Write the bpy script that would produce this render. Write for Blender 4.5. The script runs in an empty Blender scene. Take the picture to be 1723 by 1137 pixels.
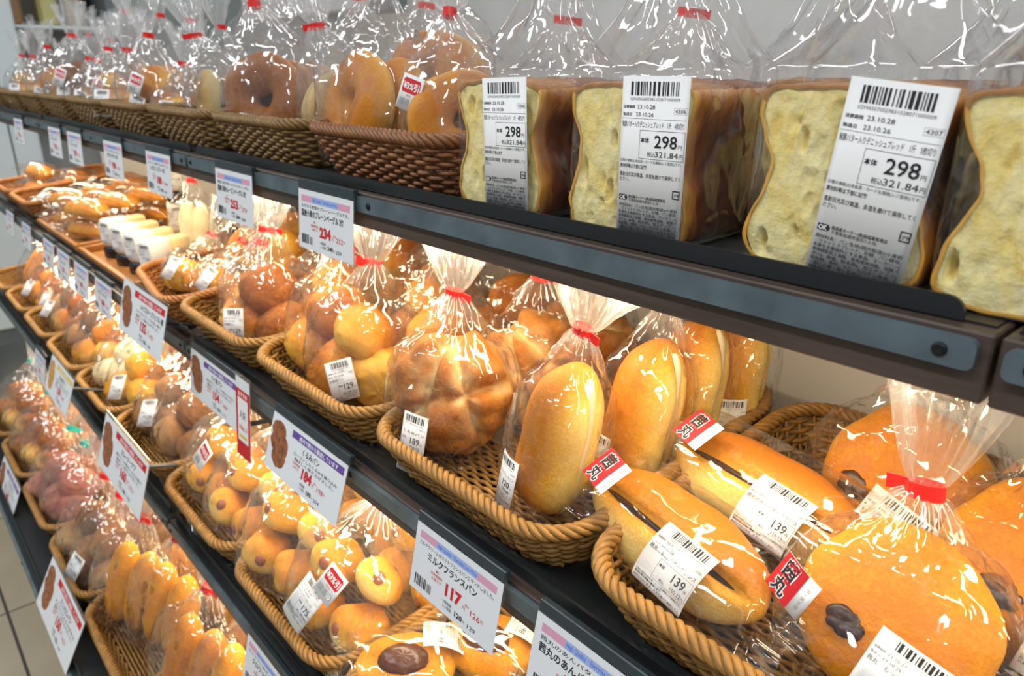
import bpy, math, random
import numpy as np
from mathutils import Matrix, Vector, Euler

scene = bpy.context.scene
COL = scene.collection
PI = math.pi
R = math.radians

# ------------------------------------------------------------------ camera
camd = bpy.data.cameras.new('camera')
cam = bpy.data.objects.new('camera', camd)
COL.objects.link(cam)
cam.location = (0, 0, 1.5)
cam.rotation_euler = (R(90 - 20.054), 0, R(48.474))
camd.sensor_width = 36.0
camd.lens = 36.0 * 1230.0 / 1723.0
camd.clip_start = 0.02
camd.clip_end = 100
camd.dof.use_dof = True
camd.dof.focus_distance = 0.66
camd.dof.aperture_fstop = 8.0
scene.camera = cam

# ------------------------------------------------------------------ world, lights, exposure
world = bpy.data.worlds.new('store_air')
scene.world = world
world.use_nodes = True
world.node_tree.nodes['Background'].inputs[0].default_value = (0.93, 0.97, 1.0, 1)
world.node_tree.nodes['Background'].inputs[1].default_value = 0.30
scene.view_settings.view_transform = 'Standard'
scene.view_settings.look = 'None'
scene.view_settings.gamma = 1.0
scene.view_settings.exposure = 0.0
scene.view_settings.use_curve_mapping = False
scene.cycles.transparent_max_bounces = 26
scene.cycles.max_bounces = 5
scene.cycles.diffuse_bounces = 2
scene.cycles.glossy_bounces = 2
scene.cycles.adaptive_threshold = 0.1
scene.cycles.sample_clamp_indirect = 6.0


def area_light(name, loc, rot, sx, sy, power, color):
    d = bpy.data.lights.new(name, 'AREA')
    d.shape = 'RECTANGLE'
    d.size, d.size_y = sx, sy
    d.energy = power
    d.color = color
    o = bpy.data.objects.new(name, d)
    o.location = loc
    o.rotation_euler = rot
    COL.objects.link(o)
    return o


# rows of ceiling lamps over the aisle and behind the shelving
for cx in (-4.2, -2.4, -0.6, 1.2):
    area_light('ceiling_lamp', (cx, -0.75, 2.9), (0, 0, 0), 1.25, 0.22, 22, (0.95, 0.98, 1.0))
for cx in (-3.6, -1.8, 0.0, 1.8):
    area_light('ceiling_lamp', (cx, 1.9, 2.9), (0, 0, 0), 1.25, 0.22, 18, (0.95, 0.98, 1.0))
# warm light strips under the front edge of the shelves (x0, x1, y, z)
BAYS = [(-0.101, 1.13), (-1.335, -0.104), (-2.569, -1.338), (-3.803, -2.572)]
TIER = {1: dict(D=0.440, zb=1.325), 2: dict(D=0.388, zb=0.993), 3: dict(D=0.303, zb=0.649), 4: dict(D=0.10, zb=0.303)}
for t in (1, 2, 3):
    for (x0, x1) in BAYS:
        if t == 3 and x0 > -0.5:
            continue
        T = TIER[t]
        area_light('shelf_light', ((x0 + x1) / 2, T['D'] + 0.055, T['zb'] - 0.014), (R(6), 0, 0), x1 - x0 - 0.06, 0.022,
                   {1: 3.2, 2: 3.5, 3: 3.4}[t], (1.0, 0.80, 0.53))

# ------------------------------------------------------------------ helpers
RNG = np.random.RandomState(7)


def build(name, V, F, mat=None, parent=None, smooth=True, mi=None, M=None):
    me = bpy.data.meshes.new(name)
    V = np.asarray(V, dtype=np.float32)
    if isinstance(F, np.ndarray):
        nf, k = F.shape
        me.vertices.add(len(V))
        me.vertices.foreach_set('co', V.ravel())
        me.loops.add(nf * k)
        me.loops.foreach_set('vertex_index', F.astype(np.int32).ravel())
        me.polygons.add(nf)
        me.polygons.foreach_set('loop_start', (np.arange(nf) * k).astype(np.int32))
        me.update(calc_edges=True)
    else:
        me.from_pydata([tuple(map(float, v)) for v in V], [], [tuple(int(i) for i in f) for f in F])
    for m in (mat if isinstance(mat, (list, tuple)) else [mat]):
        if m is not None:
            me.materials.append(m)
    if mi is not None:
        me.polygons.foreach_set('material_index', np.asarray(mi, dtype=np.int32))
    if smooth:
        me.polygons.foreach_set('use_smooth', np.ones(len(me.polygons), dtype=bool))
    me.validate()
    o = bpy.data.objects.new(name, me)
    COL.objects.link(o)
    if parent is not None:
        o.parent = parent
    if M is not None:
        o.matrix_basis = M
    return o


def inst(name, src, parent=None, M=None):
    o = bpy.data.objects.new(name, src.data)
    COL.objects.link(o)
    o.parent = parent
    if M is not None:
        o.matrix_basis = M
    return o


def empty(name, loc=(0, 0, 0), rot=(0, 0, 0)):
    o = bpy.data.objects.new(name, None)
    o.empty_display_size = 0.02
    COL.objects.link(o)
    o.location = loc
    o.rotation_euler = rot
    return o


def tag(o, label, cat, group=None, kind=None):
    o['label'] = label
    o['category'] = cat
    if group:
        o['group'] = group
    if kind:
        o['kind'] = kind
    return o


def structure(o):
    o['kind'] = 'structure'
    return o


def copy_tree(o, parent=None):
    c = o.copy()
    COL.objects.link(c)
    c.parent = parent
    for ch in list(o.children):
        copy_tree(ch, c)
    return c


def grid_faces(nu, nv, cu=False, cv=False):
    a = np.arange(nu if cu else nu - 1)
    b = np.arange(nv if cv else nv - 1)
    I, J = np.meshgrid(a, b, indexing='ij')
    I2, J2 = (I + 1) % nu, (J + 1) % nv
    return np.stack([I * nv + J, I2 * nv + J, I2 * nv + J2, I * nv + J2], -1).reshape(-1, 4)


def box(x0, x1, y0, y1, z0, z1):
    V = [(x, y, z) for x in (x0, x1) for y in (y0, y1) for z in (z0, z1)]
    F = [(0, 1, 3, 2), (4, 6, 7, 5), (0, 4, 5, 1), (2, 3, 7, 6), (0, 2, 6, 4), (1, 5, 7, 3)]
    return V, F


def bevel_box(x0, x1, y0, y1, z0, z1, b):
    """box with all edges cut at 45 degrees"""
    cx, cy, cz = (x0 + x1) / 2, (y0 + y1) / 2, (z0 + z1) / 2
    hx, hy, hz = (x1 - x0) / 2, (y1 - y0) / 2, (z1 - z0) / 2
    V, idx = [], {}
    for sx in (-1, 1):
        for sy in (-1, 1):
            for sz in (-1, 1):
                for a in range(3):
                    p = [sx * (hx - b), sy * (hy - b), sz * (hz - b)]
                    p[a] = (sx * hx, sy * hy, sz * hz)[a]
                    idx[(sx, sy, sz, a)] = len(V)
                    V.append((cx + p[0], cy + p[1], cz + p[2]))
    F = []
    for a in range(3):
        o1, o2 = [k for k in range(3) if k != a]
        for s in (-1, 1):
            q = []
            for (u, v) in ((-1, -1), (1, -1), (1, 1), (-1, 1)):
                k = [0, 0, 0]
                k[a], k[o1], k[o2] = s, u, v
                q.append(idx[(*k, a)])
            F.append(q)
            for u in (-1, 1):
                pass
    for a in range(3):
        o1, o2 = [k for k in range(3) if k != a]
        for u in (-1, 1):
            for v in (-1, 1):
                k0, k1 = [0, 0, 0], [0, 0, 0]
                k0[a], k1[a] = -1, 1
                k0[o1] = k1[o1] = u
                k0[o2] = k1[o2] = v
                F.append([idx[(*k0, o1)], idx[(*k1, o1)], idx[(*k1, o2)], idx[(*k0, o2)]])
    for sx in (-1, 1):
        for sy in (-1, 1):
            for sz in (-1, 1):
                F.append([idx[(sx, sy, sz, a)] for a in range(3)])
    import bmesh
    bm = bmesh.new()
    vs = [bm.verts.new(v) for v in V]
    for f in F:
        bm.faces.new([vs[i] for i in f])
    bmesh.ops.recalc_face_normals(bm, faces=bm.faces)
    bm.verts.index_update()
    V2 = [tuple(v.co) for v in bm.verts]
    F2 = [[v.index for v in f.verts] for f in bm.faces]
    bm.free()
    return V2, F2


def join(parts):
    V, F, n = [], [], 0
    for v, f in parts:
        V.extend([tuple(p) for p in v])
        F.extend([[int(i) + n for i in q] for q in f])
        n += len(v)
    return V, F


def tube(P, r, k=6, closed=False, up=(0, 0, 1), ry=None):
    """tube along a path; r radius sideways, ry radius along the up direction"""
    P = np.asarray(P, float)
    n = len(P)
    if closed:
        T = np.roll(P, -1, 0) - np.roll(P, 1, 0)
    else:
        T = np.gradient(P, axis=0)
    T /= np.linalg.norm(T, axis=1)[:, None] + 1e-12
    U = np.tile(np.asarray(up, float), (n, 1))
    S = np.cross(T, U)
    S /= np.linalg.norm(S, axis=1)[:, None] + 1e-9
    N = np.cross(S, T)
    r = np.broadcast_to(np.asarray(r, float), (n,))
    q = r if ry is None else np.broadcast_to(np.asarray(ry, float), (n,))
    a = np.arange(k) * 2 * PI / k
    V = P[:, None, :] + S[:, None, :] * (np.cos(a)[None, :, None] * r[:, None, None]) + N[:, None, :] * (np.sin(a)[None, :, None] * q[:, None, None])
    V = V.reshape(-1, 3)
    F = grid_faces(n, k, closed, True)
    return V, F


def cat_np(parts):
    V, F, n = [], [], 0
    for v, f in parts:
        V.append(np.asarray(v))
        F.append(np.asarray(f) + n)
        n += len(v)
    return np.concatenate(V), np.concatenate(F)


class SNoise:
    """smooth noise as a sum of random plane waves"""
    def __init__(self, seed, freq, n=14):
        r = np.random.RandomState(seed)
        d = r.normal(size=(n, 3))
        d /= np.linalg.norm(d, axis=1)[:, None]
        self.K = d * freq * r.uniform(0.5, 1.6, (n, 1)) * 2 * PI
        self.ph = r.uniform(0, 2 * PI, n)
        self.n = n

    def __call__(self, P):
        return np.sin(P @ self.K.T + self.ph).sum(1) / math.sqrt(self.n / 2) * 0.6


def worley(P, seed, freq, stretch=(1, 1, 1)):
    """nearest and second nearest distance to random points, in cell units"""
    Q = P * freq / np.asarray(stretch, float)
    lo, hi = Q.min(0) - 1, Q.max(0) + 1
    r = np.random.RandomState(seed)
    n = int(min(900, max(30, np.prod(np.minimum(hi - lo, 12)))))
    pts = r.uniform(lo, hi, (n, 3))
    f1 = np.empty(len(Q))
    f2 = np.empty(len(Q))
    for i in range(0, len(Q), 2000):
        d = ((Q[i:i + 2000, None, :] - pts[None]) ** 2).sum(2)
        d.partition(1, axis=1)
        f1[i:i + 2000] = np.sqrt(d[:, 0])
        f2[i:i + 2000] = np.sqrt(d[:, 1])
    return f1, f2


def sstep(a, b, x):
    t = np.clip((x - a) / (b - a), 0, 1)
    return t * t * (3 - 2 * t)


# ------------------------------------------------------------------ materials
class NT:
    def __init__(self, name):
        self.m = bpy.data.materials.new(name)
        self.m.use_nodes = True
        self.t = self.m.node_tree
        self.t.nodes.clear()
        self.out = self.t.nodes.new('ShaderNodeOutputMaterial')

    def n(self, ty, **kw):
        nd = self.t.nodes.new('ShaderNode' + ty)
        for k, v in kw.items():
            if k == 'inp':
                for a, b in v.items():
                    s = nd.inputs[a]
                    if hasattr(b, 'is_linked'):
                        self.t.links.new(b, s)
                    else:
                        s.default_value = b
            else:
                setattr(nd, k, v)
        return nd

    def ramp(self, fac, stops):
        nd = self.n('ValToRGB', inp={0: fac})
        el = nd.color_ramp.elements
        while len(el) > 1:
            el.remove(el[-1])
        el[0].position, el[0].color = stops[0][0], (*stops[0][1], 1)
        for p, c in stops[1:]:
            e = el.new(p)
            e.color = (*c, 1)
        return nd.outputs[0]

    def math(self, op, a, b=0.0, clamp=False):
        nd = self.n('Math', operation=op, use_clamp=clamp, inp={0: a, 1: b})
        return nd.outputs[0]

    def finish(self, shader):
        self.t.links.new(shader, self.out.inputs[0])
        return self.m


def simple(name, color, rough=0.5, metal=0.0, bump=0.0, bscale=40, vary=0.0, vscale=8, spec=0.5, coat=0.0, stretch=(1, 1, 1)):
    t = NT(name)
    tc = t.n('TexCoord')
    mp = t.n('Mapping', inp={0: tc.outputs['Object'], 3: stretch})
    p = t.n('BsdfPrincipled', inp={'Roughness': rough, 'Metallic': metal, 'Specular IOR Level': spec, 'Coat Weight': coat})
    if vary:
        nz = t.n('TexNoise', inp={'Vector': mp.outputs[0], 'Scale': vscale, 'Detail': 5.0})
        c0 = tuple(max(0, c * (1 - vary)) for c in color)
        c1 = tuple(min(1, c * (1 + vary)) for c in color)
        t.t.links.new(t.ramp(nz.outputs[0], [(0.3, c0), (0.7, c1)]), p.inputs['Base Color'])
    else:
        p.inputs['Base Color'].default_value = (*color, 1)
    if bump:
        nb = t.n('TexNoise', inp={'Vector': mp.outputs[0], 'Scale': bscale, 'Detail': 6.0})
        b = t.n('Bump', inp={'Strength': bump, 'Distance': 0.002, 'Height': nb.outputs[0]})
        t.t.links.new(b.outputs[0], p.inputs['Normal'])
    return t.finish(p.outputs[0])


def crust(name, light, mid, dark, z0, z1, scale=35, amt=0.35, rough=0.42, bump=0.35, axis=2, bscale=90, coat=0.0, pale=None):
    """baked colour running along one local axis of the bread, broken up with noise"""
    t = NT(name)
    tc = t.n('TexCoord')
    sp = t.n('SeparateXYZ', inp={0: tc.outputs['Object']})
    mr = t.n('MapRange', inp={0: sp.outputs[axis], 1: z0, 2: z1})
    nz = t.n('TexNoise', inp={'Vector': tc.outputs['Object'], 'Scale': scale, 'Detail': 6.0, 'Roughness': 0.6})
    a = t.math('SUBTRACT', nz.outputs[0], 0.5)
    a = t.math('MULTIPLY', a, amt * 2.4)
    sm = t.n('TexNoise', inp={'Vector': tc.outputs['Object'], 'Scale': 330.0, 'Detail': 3.0})
    a = t.math('ADD', a, t.math('MULTIPLY', t.math('SUBTRACT', sm.outputs[0], 0.5), 0.5))
    f = t.math('ADD', mr.outputs[0], a, True)
    col = t.ramp(f, [(0.05, light), (0.5, mid), (0.95, dark)])
    if pale:
        pa = t.n('Attribute', attribute_name='pale')
        col = t.n('MixRGB', inp={0: pa.outputs['Fac'], 1: col, 2: (*pale, 1)}).outputs[0]
    nb = t.n('TexNoise', inp={'Vector': tc.outputs['Object'], 'Scale': bscale, 'Detail': 8.0, 'Roughness': 0.65})
    b = t.n('Bump', inp={'Strength': min(1.0, bump * 1.5), 'Distance': 0.004, 'Height': nb.outputs[0]})
    p = t.n('BsdfPrincipled', inp={'Base Color': col, 'Roughness': rough + 0.12, 'Normal': b.outputs[0], 'Coat Weight': coat, 'Coat Roughness': 0.3, 'Specular IOR Level': 0.28})
    return t.finish(p.outputs[0])


def film(name, haze=0.012, tint=(0.985, 0.985, 0.985), gloss=1.0, base=0.085, rough=0.07, bump=0.5, bs=38, stretch=(1, 1, 0.34), crease=0.13, cw=0.03, gather=0.07):
    """thin clear plastic: see-through, with small flat facets that each catch the light their own way"""
    t = NT(name)
    tc = t.n('TexCoord')
    geo = t.n('NewGeometry')
    nz = t.n('TexNoise', inp={'Vector': tc.outputs['Object'], 'Scale': 22.0, 'Detail': 2.0})
    mx = t.n('MixRGB', inp={0: 0.05, 1: tc.outputs['Object'], 2: nz.outputs[1]})
    mp = t.n('Mapping', inp={0: mx.outputs[0], 3: stretch})
    nrm = geo.outputs['Normal']
    if bump:
        acc = nrm
        for sc, k in ((bs, bump), (bs * 2.3, bump * 0.55)):
            vo = t.n('TexVoronoi', inp={'Vector': mp.outputs[0], 'Scale': sc})
            c0 = t.n('VectorMath', operation='SUBTRACT', inp={0: vo.outputs['Color'], 1: (0.5, 0.5, 0.5)})
            c1 = t.n('VectorMath', operation='SCALE', inp={0: c0.outputs[0], 'Scale': k})
            acc = t.n('VectorMath', operation='ADD', inp={0: acc, 1: c1.outputs[0]}).outputs[0]
        c0 = t.n('VectorMath', operation='SUBTRACT', inp={0: nz.outputs[1], 1: (0.5, 0.5, 0.5)})
        c1 = t.n('VectorMath', operation='SCALE', inp={0: c0.outputs[0], 'Scale': bump * 1.6})
        acc = t.n('VectorMath', operation='ADD', inp={0: acc, 1: c1.outputs[0]}).outputs[0]
        nrm = t.n('VectorMath', operation='NORMALIZE', inp={0: acc}).outputs[0]
    lw = t.n('LayerWeight', inp={'Blend': 0.5, 'Normal': nrm})
    fac = t.math('ADD', t.math('MULTIPLY', t.math('POWER', lw.outputs['Facing'], 4.0), gloss * 0.8), base, True)
    tr = t.n('BsdfTransparent', inp={0: (*tint, 1)})
    gl = t.n('BsdfGlossy', inp={'Color': (1, 1, 1, 1), 'Roughness': rough, 'Normal': nrm})
    m1 = t.n('MixShader', inp={0: fac, 1: tr.outputs[0], 2: gl.outputs[0]})
    df = t.n('BsdfTranslucent', inp={0: (0.95, 0.95, 0.95, 1)})
    dd = t.n('BsdfDiffuse', inp={0: (0.95, 0.95, 0.95, 1)})
    md = t.n('MixShader', inp={0: 0.5, 1: df.outputs[0], 2: dd.outputs[0]})
    hz = haze
    if crease:
        ve = t.n('TexVoronoi', feature='DISTANCE_TO_EDGE', inp={'Vector': mp.outputs[0], 'Scale': bs * 1.25})
        ed = t.n('MapRange', inp={0: ve.outputs[0], 1: 0.0, 2: cw, 3: crease, 4: 0.0})
        pm = t.n('MapRange', inp={0: nz.outputs[0], 1: 0.42, 2: 0.60})
        ga = t.n('Attribute', attribute_name='gather')
        hz = t.math('ADD', t.math('MULTIPLY', ed.outputs[0], pm.outputs[0]), t.math('ADD', t.math('MULTIPLY', ga.outputs['Fac'], gather), haze), True)
    m2 = t.n('MixShader', inp={0: hz, 1: m1.outputs[0], 2: md.outputs[0]})
    return t.finish(m2.outputs[0])


def wood(name, c0, c1, rough=0.45, axis='X', scale=9.0):
    t = NT(name)
    tc = t.n('TexCoord')
    mp = t.n('Mapping', inp={0: tc.outputs['Object'], 3: (0.8, 14, 14)})
    nz = t.n('TexNoise', inp={'Vector': mp.outputs[0], 'Scale': scale, 'Detail': 8.0, 'Roughness': 0.7})
    col = t.ramp(nz.outputs[0], [(0.3, c0), (0.7, c1)])
    b = t.n('Bump', inp={'Strength': 0.15, 'Distance': 0.001, 'Height': nz.outputs[0]})
    p = t.n('BsdfPrincipled', inp={'Base Color': col, 'Roughness': rough, 'Normal': b.outputs[0]})
    return t.finish(p.outputs[0])


M = {}
M['wood'] = wood('dark_wood', (0.046, 0.031, 0.024), (0.100, 0.070, 0.054))
M['rail'] = simple('slate_metal', (0.115, 0.160, 0.182), 0.38, 0.25, 0.1, 60, 0.25, 25)
M['lip'] = simple('black_steel', (0.012, 0.015, 0.017), 0.38)
M['screw'] = simple('dark_screw', (0.02, 0.024, 0.026), 0.35, 0.6)
M['white_panel'] = simple('cream_panel', (0.80, 0.78, 0.73), 0.5)
M['steel'] = simple('painted_steel', (0.55, 0.55, 0.53), 0.4, 0.3)
M['honey'] = simple('honey_wicker', (0.33, 0.165, 0.036), 0.42, 0, 0.2, 300, 0.28, 60)
M['brown'] = simple('reddish_wicker', (0.26, 0.105, 0.036), 0.40, 0, 0.2, 300, 0.3, 60)
M['umber'] = simple('umber_wicker', (0.24, 0.135, 0.04), 0.45, 0, 0.2, 300, 0.3, 60)
M['tan'] = simple('orange_wicker', (0.40, 0.16, 0.036), 0.42, 0, 0.2, 300, 0.25, 60)
M['film'] = film('clear_film', haze=0.035, bs=34, gather=0.12)
M['film_fine'] = film('crinkled_film', haze=0.012, base=0.068, bump=0.55, bs=46)
M['film_tight'] = film('tight_film', haze=0.008, bump=0.30, bs=26, stretch=(0.4, 1, 1), crease=0.10, base=0.06)
M['film_big'] = film('slack_film', haze=0.022, bump=0.36, bs=15, stretch=(1, 1, 0.5), crease=0.10, cw=0.02, base=0.06)
M['paper'] = simple('label_paper', (0.86, 0.86, 0.85), 0.55)
M['card'] = simple('card_paper', (0.80, 0.83, 0.86), 0.5)
M['ink'] = simple('black_ink', (0.018, 0.018, 0.02), 0.6)
M['white_ink'] = simple('white_ink', (0.88, 0.88, 0.88), 0.6)
M['red_ink'] = simple('red_ink', (0.62, 0.012, 0.02), 0.6)
M['pink_ink'] = simple('pink_ink', (0.72, 0.36, 0.50), 0.6)
M['blue_ink'] = simple('blue_ink', (0.10, 0.22, 0.72), 0.6)
M['sky_ink'] = simple('light_blue_ink', (0.36, 0.47, 0.80), 0.6)
M['purple_ink'] = simple('purple_ink', (0.14, 0.07, 0.34), 0.6)
M['yellow_ink'] = simple('yellow_ink', (0.80, 0.58, 0.05), 0.6)
M['grey_ink'] = simple('grey_ink', (0.30, 0.30, 0.31), 0.6)
M['photo_ink'] = simple('printed_bread_photo', (0.30, 0.10, 0.035), 0.5, 0, 0, 40, 0.6, 90)
M['photo_ink2'] = simple('printed_bread_photo_gold', (0.62, 0.33, 0.08), 0.5, 0, 0, 40, 0.5, 90)
M['red_tape'] = simple('red_tape', (0.75, 0.016, 0.012), 0.35)
M['teal_tape'] = simple('teal_tape', (0.03, 0.50, 0.42), 0.35)
M['acrylic'] = film('clear_acrylic', haze=0.02, tint=(0.93, 0.95, 0.97), bump=0.0, rough=0.05, crease=0, base=0.03)
M['led'] = None
INKS = ['ink', 'white_ink', 'red_ink', 'pink_ink', 'blue_ink', 'sky_ink', 'purple_ink', 'yellow_ink', 'grey_ink', 'photo_ink', 'photo_ink2', 'paper']
INKM = [M[k] for k in INKS]

# breads
M['golden'] = crust('golden_crust', (0.82, 0.46, 0.075), (0.70, 0.29, 0.020), (0.44, 0.125, 0.008), -0.03, 0.035)

M['deep'] = crust('deep_crust', (0.62, 0.30, 0.075), (0.46, 0.17, 0.03), (0.24, 0.07, 0.012), -0.03, 0.035)
M['bagel'] = crust('bagel_crust', (0.80, 0.52, 0.15), (0.72, 0.33, 0.035), (0.54, 0.18, 0.013), -0.025, 0.026, amt=0.25, rough=0.36, bump=0.15)
M['bagel_dark'] = crust('raisin_bagel_crust', (0.56, 0.29, 0.10), (0.44, 0.17, 0.04), (0.27, 0.085, 0.017), -0.025, 0.03, amt=0.25, rough=0.36, bump=0.15)
M['bagel_pale'] = crust('pale_bagel_crust', (0.66, 0.55, 0.30), (0.58, 0.42, 0.17), (0.42, 0.22, 0.07), -0.02, 0.03, amt=0.3, rough=0.4)
M['walnut'] = crust('walnut_crust', (0.78, 0.46, 0.10), (0.62, 0.25, 0.028), (0.40, 0.125, 0.012), -0.045, 0.05, scale=45, amt=0.5, bump=0.8, pale=(0.84, 0.60, 0.27))
M['walnut_pale'] = crust('walnut_crumb', (0.86, 0.68, 0.40), (0.78, 0.52, 0.22), (0.55, 0.28, 0.07), -0.06, 0.06, scale=55, amt=0.8, bump=0.9)
M['pale_bun'] = crust('pale_bun', (0.92, 0.70, 0.22), (0.86, 0.43, 0.035), (0.62, 0.20, 0.009), -0.022, 0.03, amt=0.22)
M['yellow'] = crust('yellow_bread', (0.86, 0.55, 0.06), (0.80, 0.37, 0.014), (0.58, 0.19, 0.007), -0.035, 0.035, amt=0.3)
M['fried'] = crust('fried_brown_bread', (0.50, 0.29, 0.12), (0.36, 0.17, 0.055), (0.20, 0.075, 0.02), -0.025, 0.03, amt=0.5, bump=0.6)
M['pink'] = crust('pink_bread', (0.66, 0.36, 0.22), (0.50, 0.19, 0.13), (0.34, 0.11, 0.075), -0.03, 0.03, amt=0.4)
M['pastry'] = crust('flaky_pastry', (0.86, 0.52, 0.13), (0.64, 0.25, 0.028), (0.32, 0.09, 0.010), -0.022, 0.025, scale=50, amt=0.6, bump=0.6)
M['sausage'] = simple('sausage_brown', (0.34, 0.10, 0.04), 0.3)
M['choco'] = simple('chocolate_cream', (0.10, 0.035, 0.018), 0.3)
M['bean'] = simple('bean_paste', (0.03, 0.010, 0.010), 0.35, 0, 0.3, 120)
M['cream'] = simple('milk_cream', (0.86, 0.75, 0.48), 0.5, 0, 0.3, 90)
M['raisin'] = simple('raisin_black', (0.02, 0.012, 0.012), 0.35)
M['toast_top'] = crust('flaky_top_crust', (0.44, 0.19, 0.045), (0.26, 0.085, 0.02), (0.13, 0.04, 0.012), 0.0, 0.13, scale=40, amt=0.5, bump=0.7, axis=1)
M['slice'] = crust('white_sandwich_bread', (0.86, 0.74, 0.48), (0.84, 0.70, 0.42), (0.80, 0.62, 0.32), 0, 0.1, amt=0.3)
M['black_wrap'] = simple('black_tray_plastic', (0.012, 0.012, 0.014), 0.25)
M['silver_wrap'] = simple('dark_silver_wrap', (0.10, 0.10, 0.105), 0.25, 0.6, 0.6, 60)
M['card_box'] = simple('orange_kraft_box', (0.66, 0.32, 0.09), 0.5)
M['wax_paper'] = simple('white_wrap_paper', (0.85, 0.83, 0.79), 0.45, 0, 0.3, 40)


def crumb_mat():
    t = NT('danish_crumb')
    tc = t.n('TexCoord')
    mp = t.n('Mapping', inp={0: tc.outputs['Object'], 3: (34, 34, 13)})
    nz = t.n('TexNoise', inp={'Vector': mp.outputs[0], 'Scale': 1.6, 'Detail': 6.0, 'Roughness': 0.65, 'Distortion': 0.8})
    col = t.ramp(nz.outputs[0], [(0.30, (0.80, 0.50, 0.08)), (0.42, (0.92, 0.74, 0.25)), (0.62, (0.94, 0.84, 0.46))])
    vo = t.n('TexVoronoi', inp={'Vector': mp.outputs[0], 'Scale': 5.0})
    n2 = t.n('TexNoise', inp={'Vector': tc.outputs['Object'], 'Scale': 240.0, 'Detail': 4.0})
    h = t.math('ADD', t.math('MULTIPLY', vo.outputs[0], 0.7), n2.outputs[0])
    b = t.n('Bump', inp={'Strength': 0.6, 'Distance': 0.0022, 'Height': h})
    p = t.n('BsdfPrincipled', inp={'Base Color': col, 'Roughness': 0.75, 'Normal': b.outputs[0], 'Specular IOR Level': 0.2})
    return t.finish(p.outputs[0])


def danish_side():
    t = NT('danish_side_crust')
    tc = t.n('TexCoord')
    sp = t.n('SeparateXYZ', inp={0: tc.outputs['Object']})
    nz = t.n('TexNoise', inp={'Vector': tc.outputs['Object'], 'Scale': 16.0, 'Detail': 3.0})
    mx = t.n('MixRGB', inp={0: 0.045, 1: tc.outputs['Object'], 2: nz.outputs[1]})
    mp = t.n('Mapping', inp={0: mx.outputs[0], 2: (0.5, 0, 0), 3: (20, 60, 12)})
    wv = t.n('TexNoise', inp={'Vector': mp.outputs[0], 'Scale': 1.7, 'Detail': 6.0, 'Roughness': 0.6})
    edge = t.n('MapRange', inp={0: sp.outputs[1], 1: 0.0, 2: 0.034, 3: 0.9, 4: 0.0})
    top = t.n('MapRange', inp={0: sp.outputs[2], 1: 0.085, 2: 0.125, 3: 0.0, 4: 0.55})
    e = t.math('MULTIPLY', t.math('MAXIMUM', t.math('POWER', edge.outputs[0], 2.0), top.outputs[0]), 0.75)
    f = t.math('ADD', t.math('MULTIPLY', wv.outputs[0], 0.62), e, True)
    col = t.ramp(f, [(0.22, (0.07, 0.018, 0.005)), (0.42, (0.20, 0.055, 0.010)), (0.62, (0.50, 0.19, 0.025)), (0.92, (0.80, 0.42, 0.06))])
    b = t.n('Bump', inp={'Strength': 0.5, 'Distance': 0.003, 'Height': wv.outputs[0]})
    p = t.n('BsdfPrincipled', inp={'Base Color': col, 'Roughness': 0.5, 'Normal': b.outputs[0]})
    return t.finish(p.outputs[0])


M['crumb'] = crumb_mat()
M['danish'] = danish_side()
t_ = NT('warm_light_tube')
em = t_.n('Emission', inp={0: (1.0, 0.85, 0.62, 1), 1: 6.0})
M['led'] = t_.finish(em.outputs[0])

# ------------------------------------------------------------------ the setting


def plate_xz(x0, x1, z0, z1, y0, y1, rad, corners=(1, 1, 1, 1), k=6):
    """plate standing in the XZ plane with rounded corners (bl, br, tr, tl)"""
    pts = []
    for (cx, cz, a0, on) in ((x0, z0, PI, corners[0]), (x1, z0, 1.5 * PI, corners[1]), (x1, z1, 0, corners[2]), (x0, z1, 0.5 * PI, corners[3])):
        if on:
            ox = cx + (rad if cx == x0 else -rad)
            oz = cz + (rad if cz == z0 else -rad)
            for i in range(k + 1):
                a = a0 + i / k * PI / 2
                pts.append((ox + rad * math.cos(a), oz + rad * math.sin(a)))
        else:
            pts.append((cx, cz))
    n = len(pts)
    V = [(p[0], y0, p[1]) for p in pts] + [(p[0], y1, p[1]) for p in pts]
    F = [list(range(n)), list(range(2 * n - 1, n - 1, -1))]
    for i in range(n):
        j = (i + 1) % n
        F.append([i, i + n, j + n, j])
    return V, F


# floor: a bed of dark grout with each tile laid on it
tile_m = NT('beige_floor_tile')
tc = tile_m.n('TexCoord')
nz = tile_m.n('TexNoise', inp={'Vector': tc.outputs['Object'], 'Scale': 6.0, 'Detail': 6.0})
cc = tile_m.ramp(nz.outputs[0], [(0.3, (0.40, 0.33, 0.225)), (0.7, (0.47, 0.395, 0.28))])
pp = tile_m.n('BsdfPrincipled', inp={'Base Color': cc, 'Roughness': 0.35})
M['tile'] = tile_m.finish(pp.outputs[0])
M['grout'] = simple('dark_grout', (0.06, 0.055, 0.05), 0.8)
floor = structure(build('floor', *box(-6.4, 2.4, -3.0, 3.2, -0.05, -0.003), M['grout'], smooth=False))
TS = 0.585
tile0 = build('tile', *bevel_box(0.0035, TS - 0.0035, 0.0035, TS - 0.0035, -0.012, 0.0, 0.0015), M['tile'], floor, smooth=False)
tile0.location = (-2.296 - 2 * TS, 0.045 - 2 * TS, 0)
for ix in range(-6, 5):
    for iy in range(-4, 4):
        if (ix, iy) == (-2, -2):
            continue
        inst('tile', tile0, floor, Matrix.Translation((-2.296 + ix * TS, 0.045 + iy * TS, 0)))
M['wall_green'] = simple('grey_green_wall', (0.40, 0.455, 0.44), 0.6, 0, 0.05, 30, 0.05, 3)
M['wall_grey'] = simple('pale_grey_wall', (0.56, 0.55, 0.53), 0.6, 0, 0.05, 30, 0.06, 3)
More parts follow.
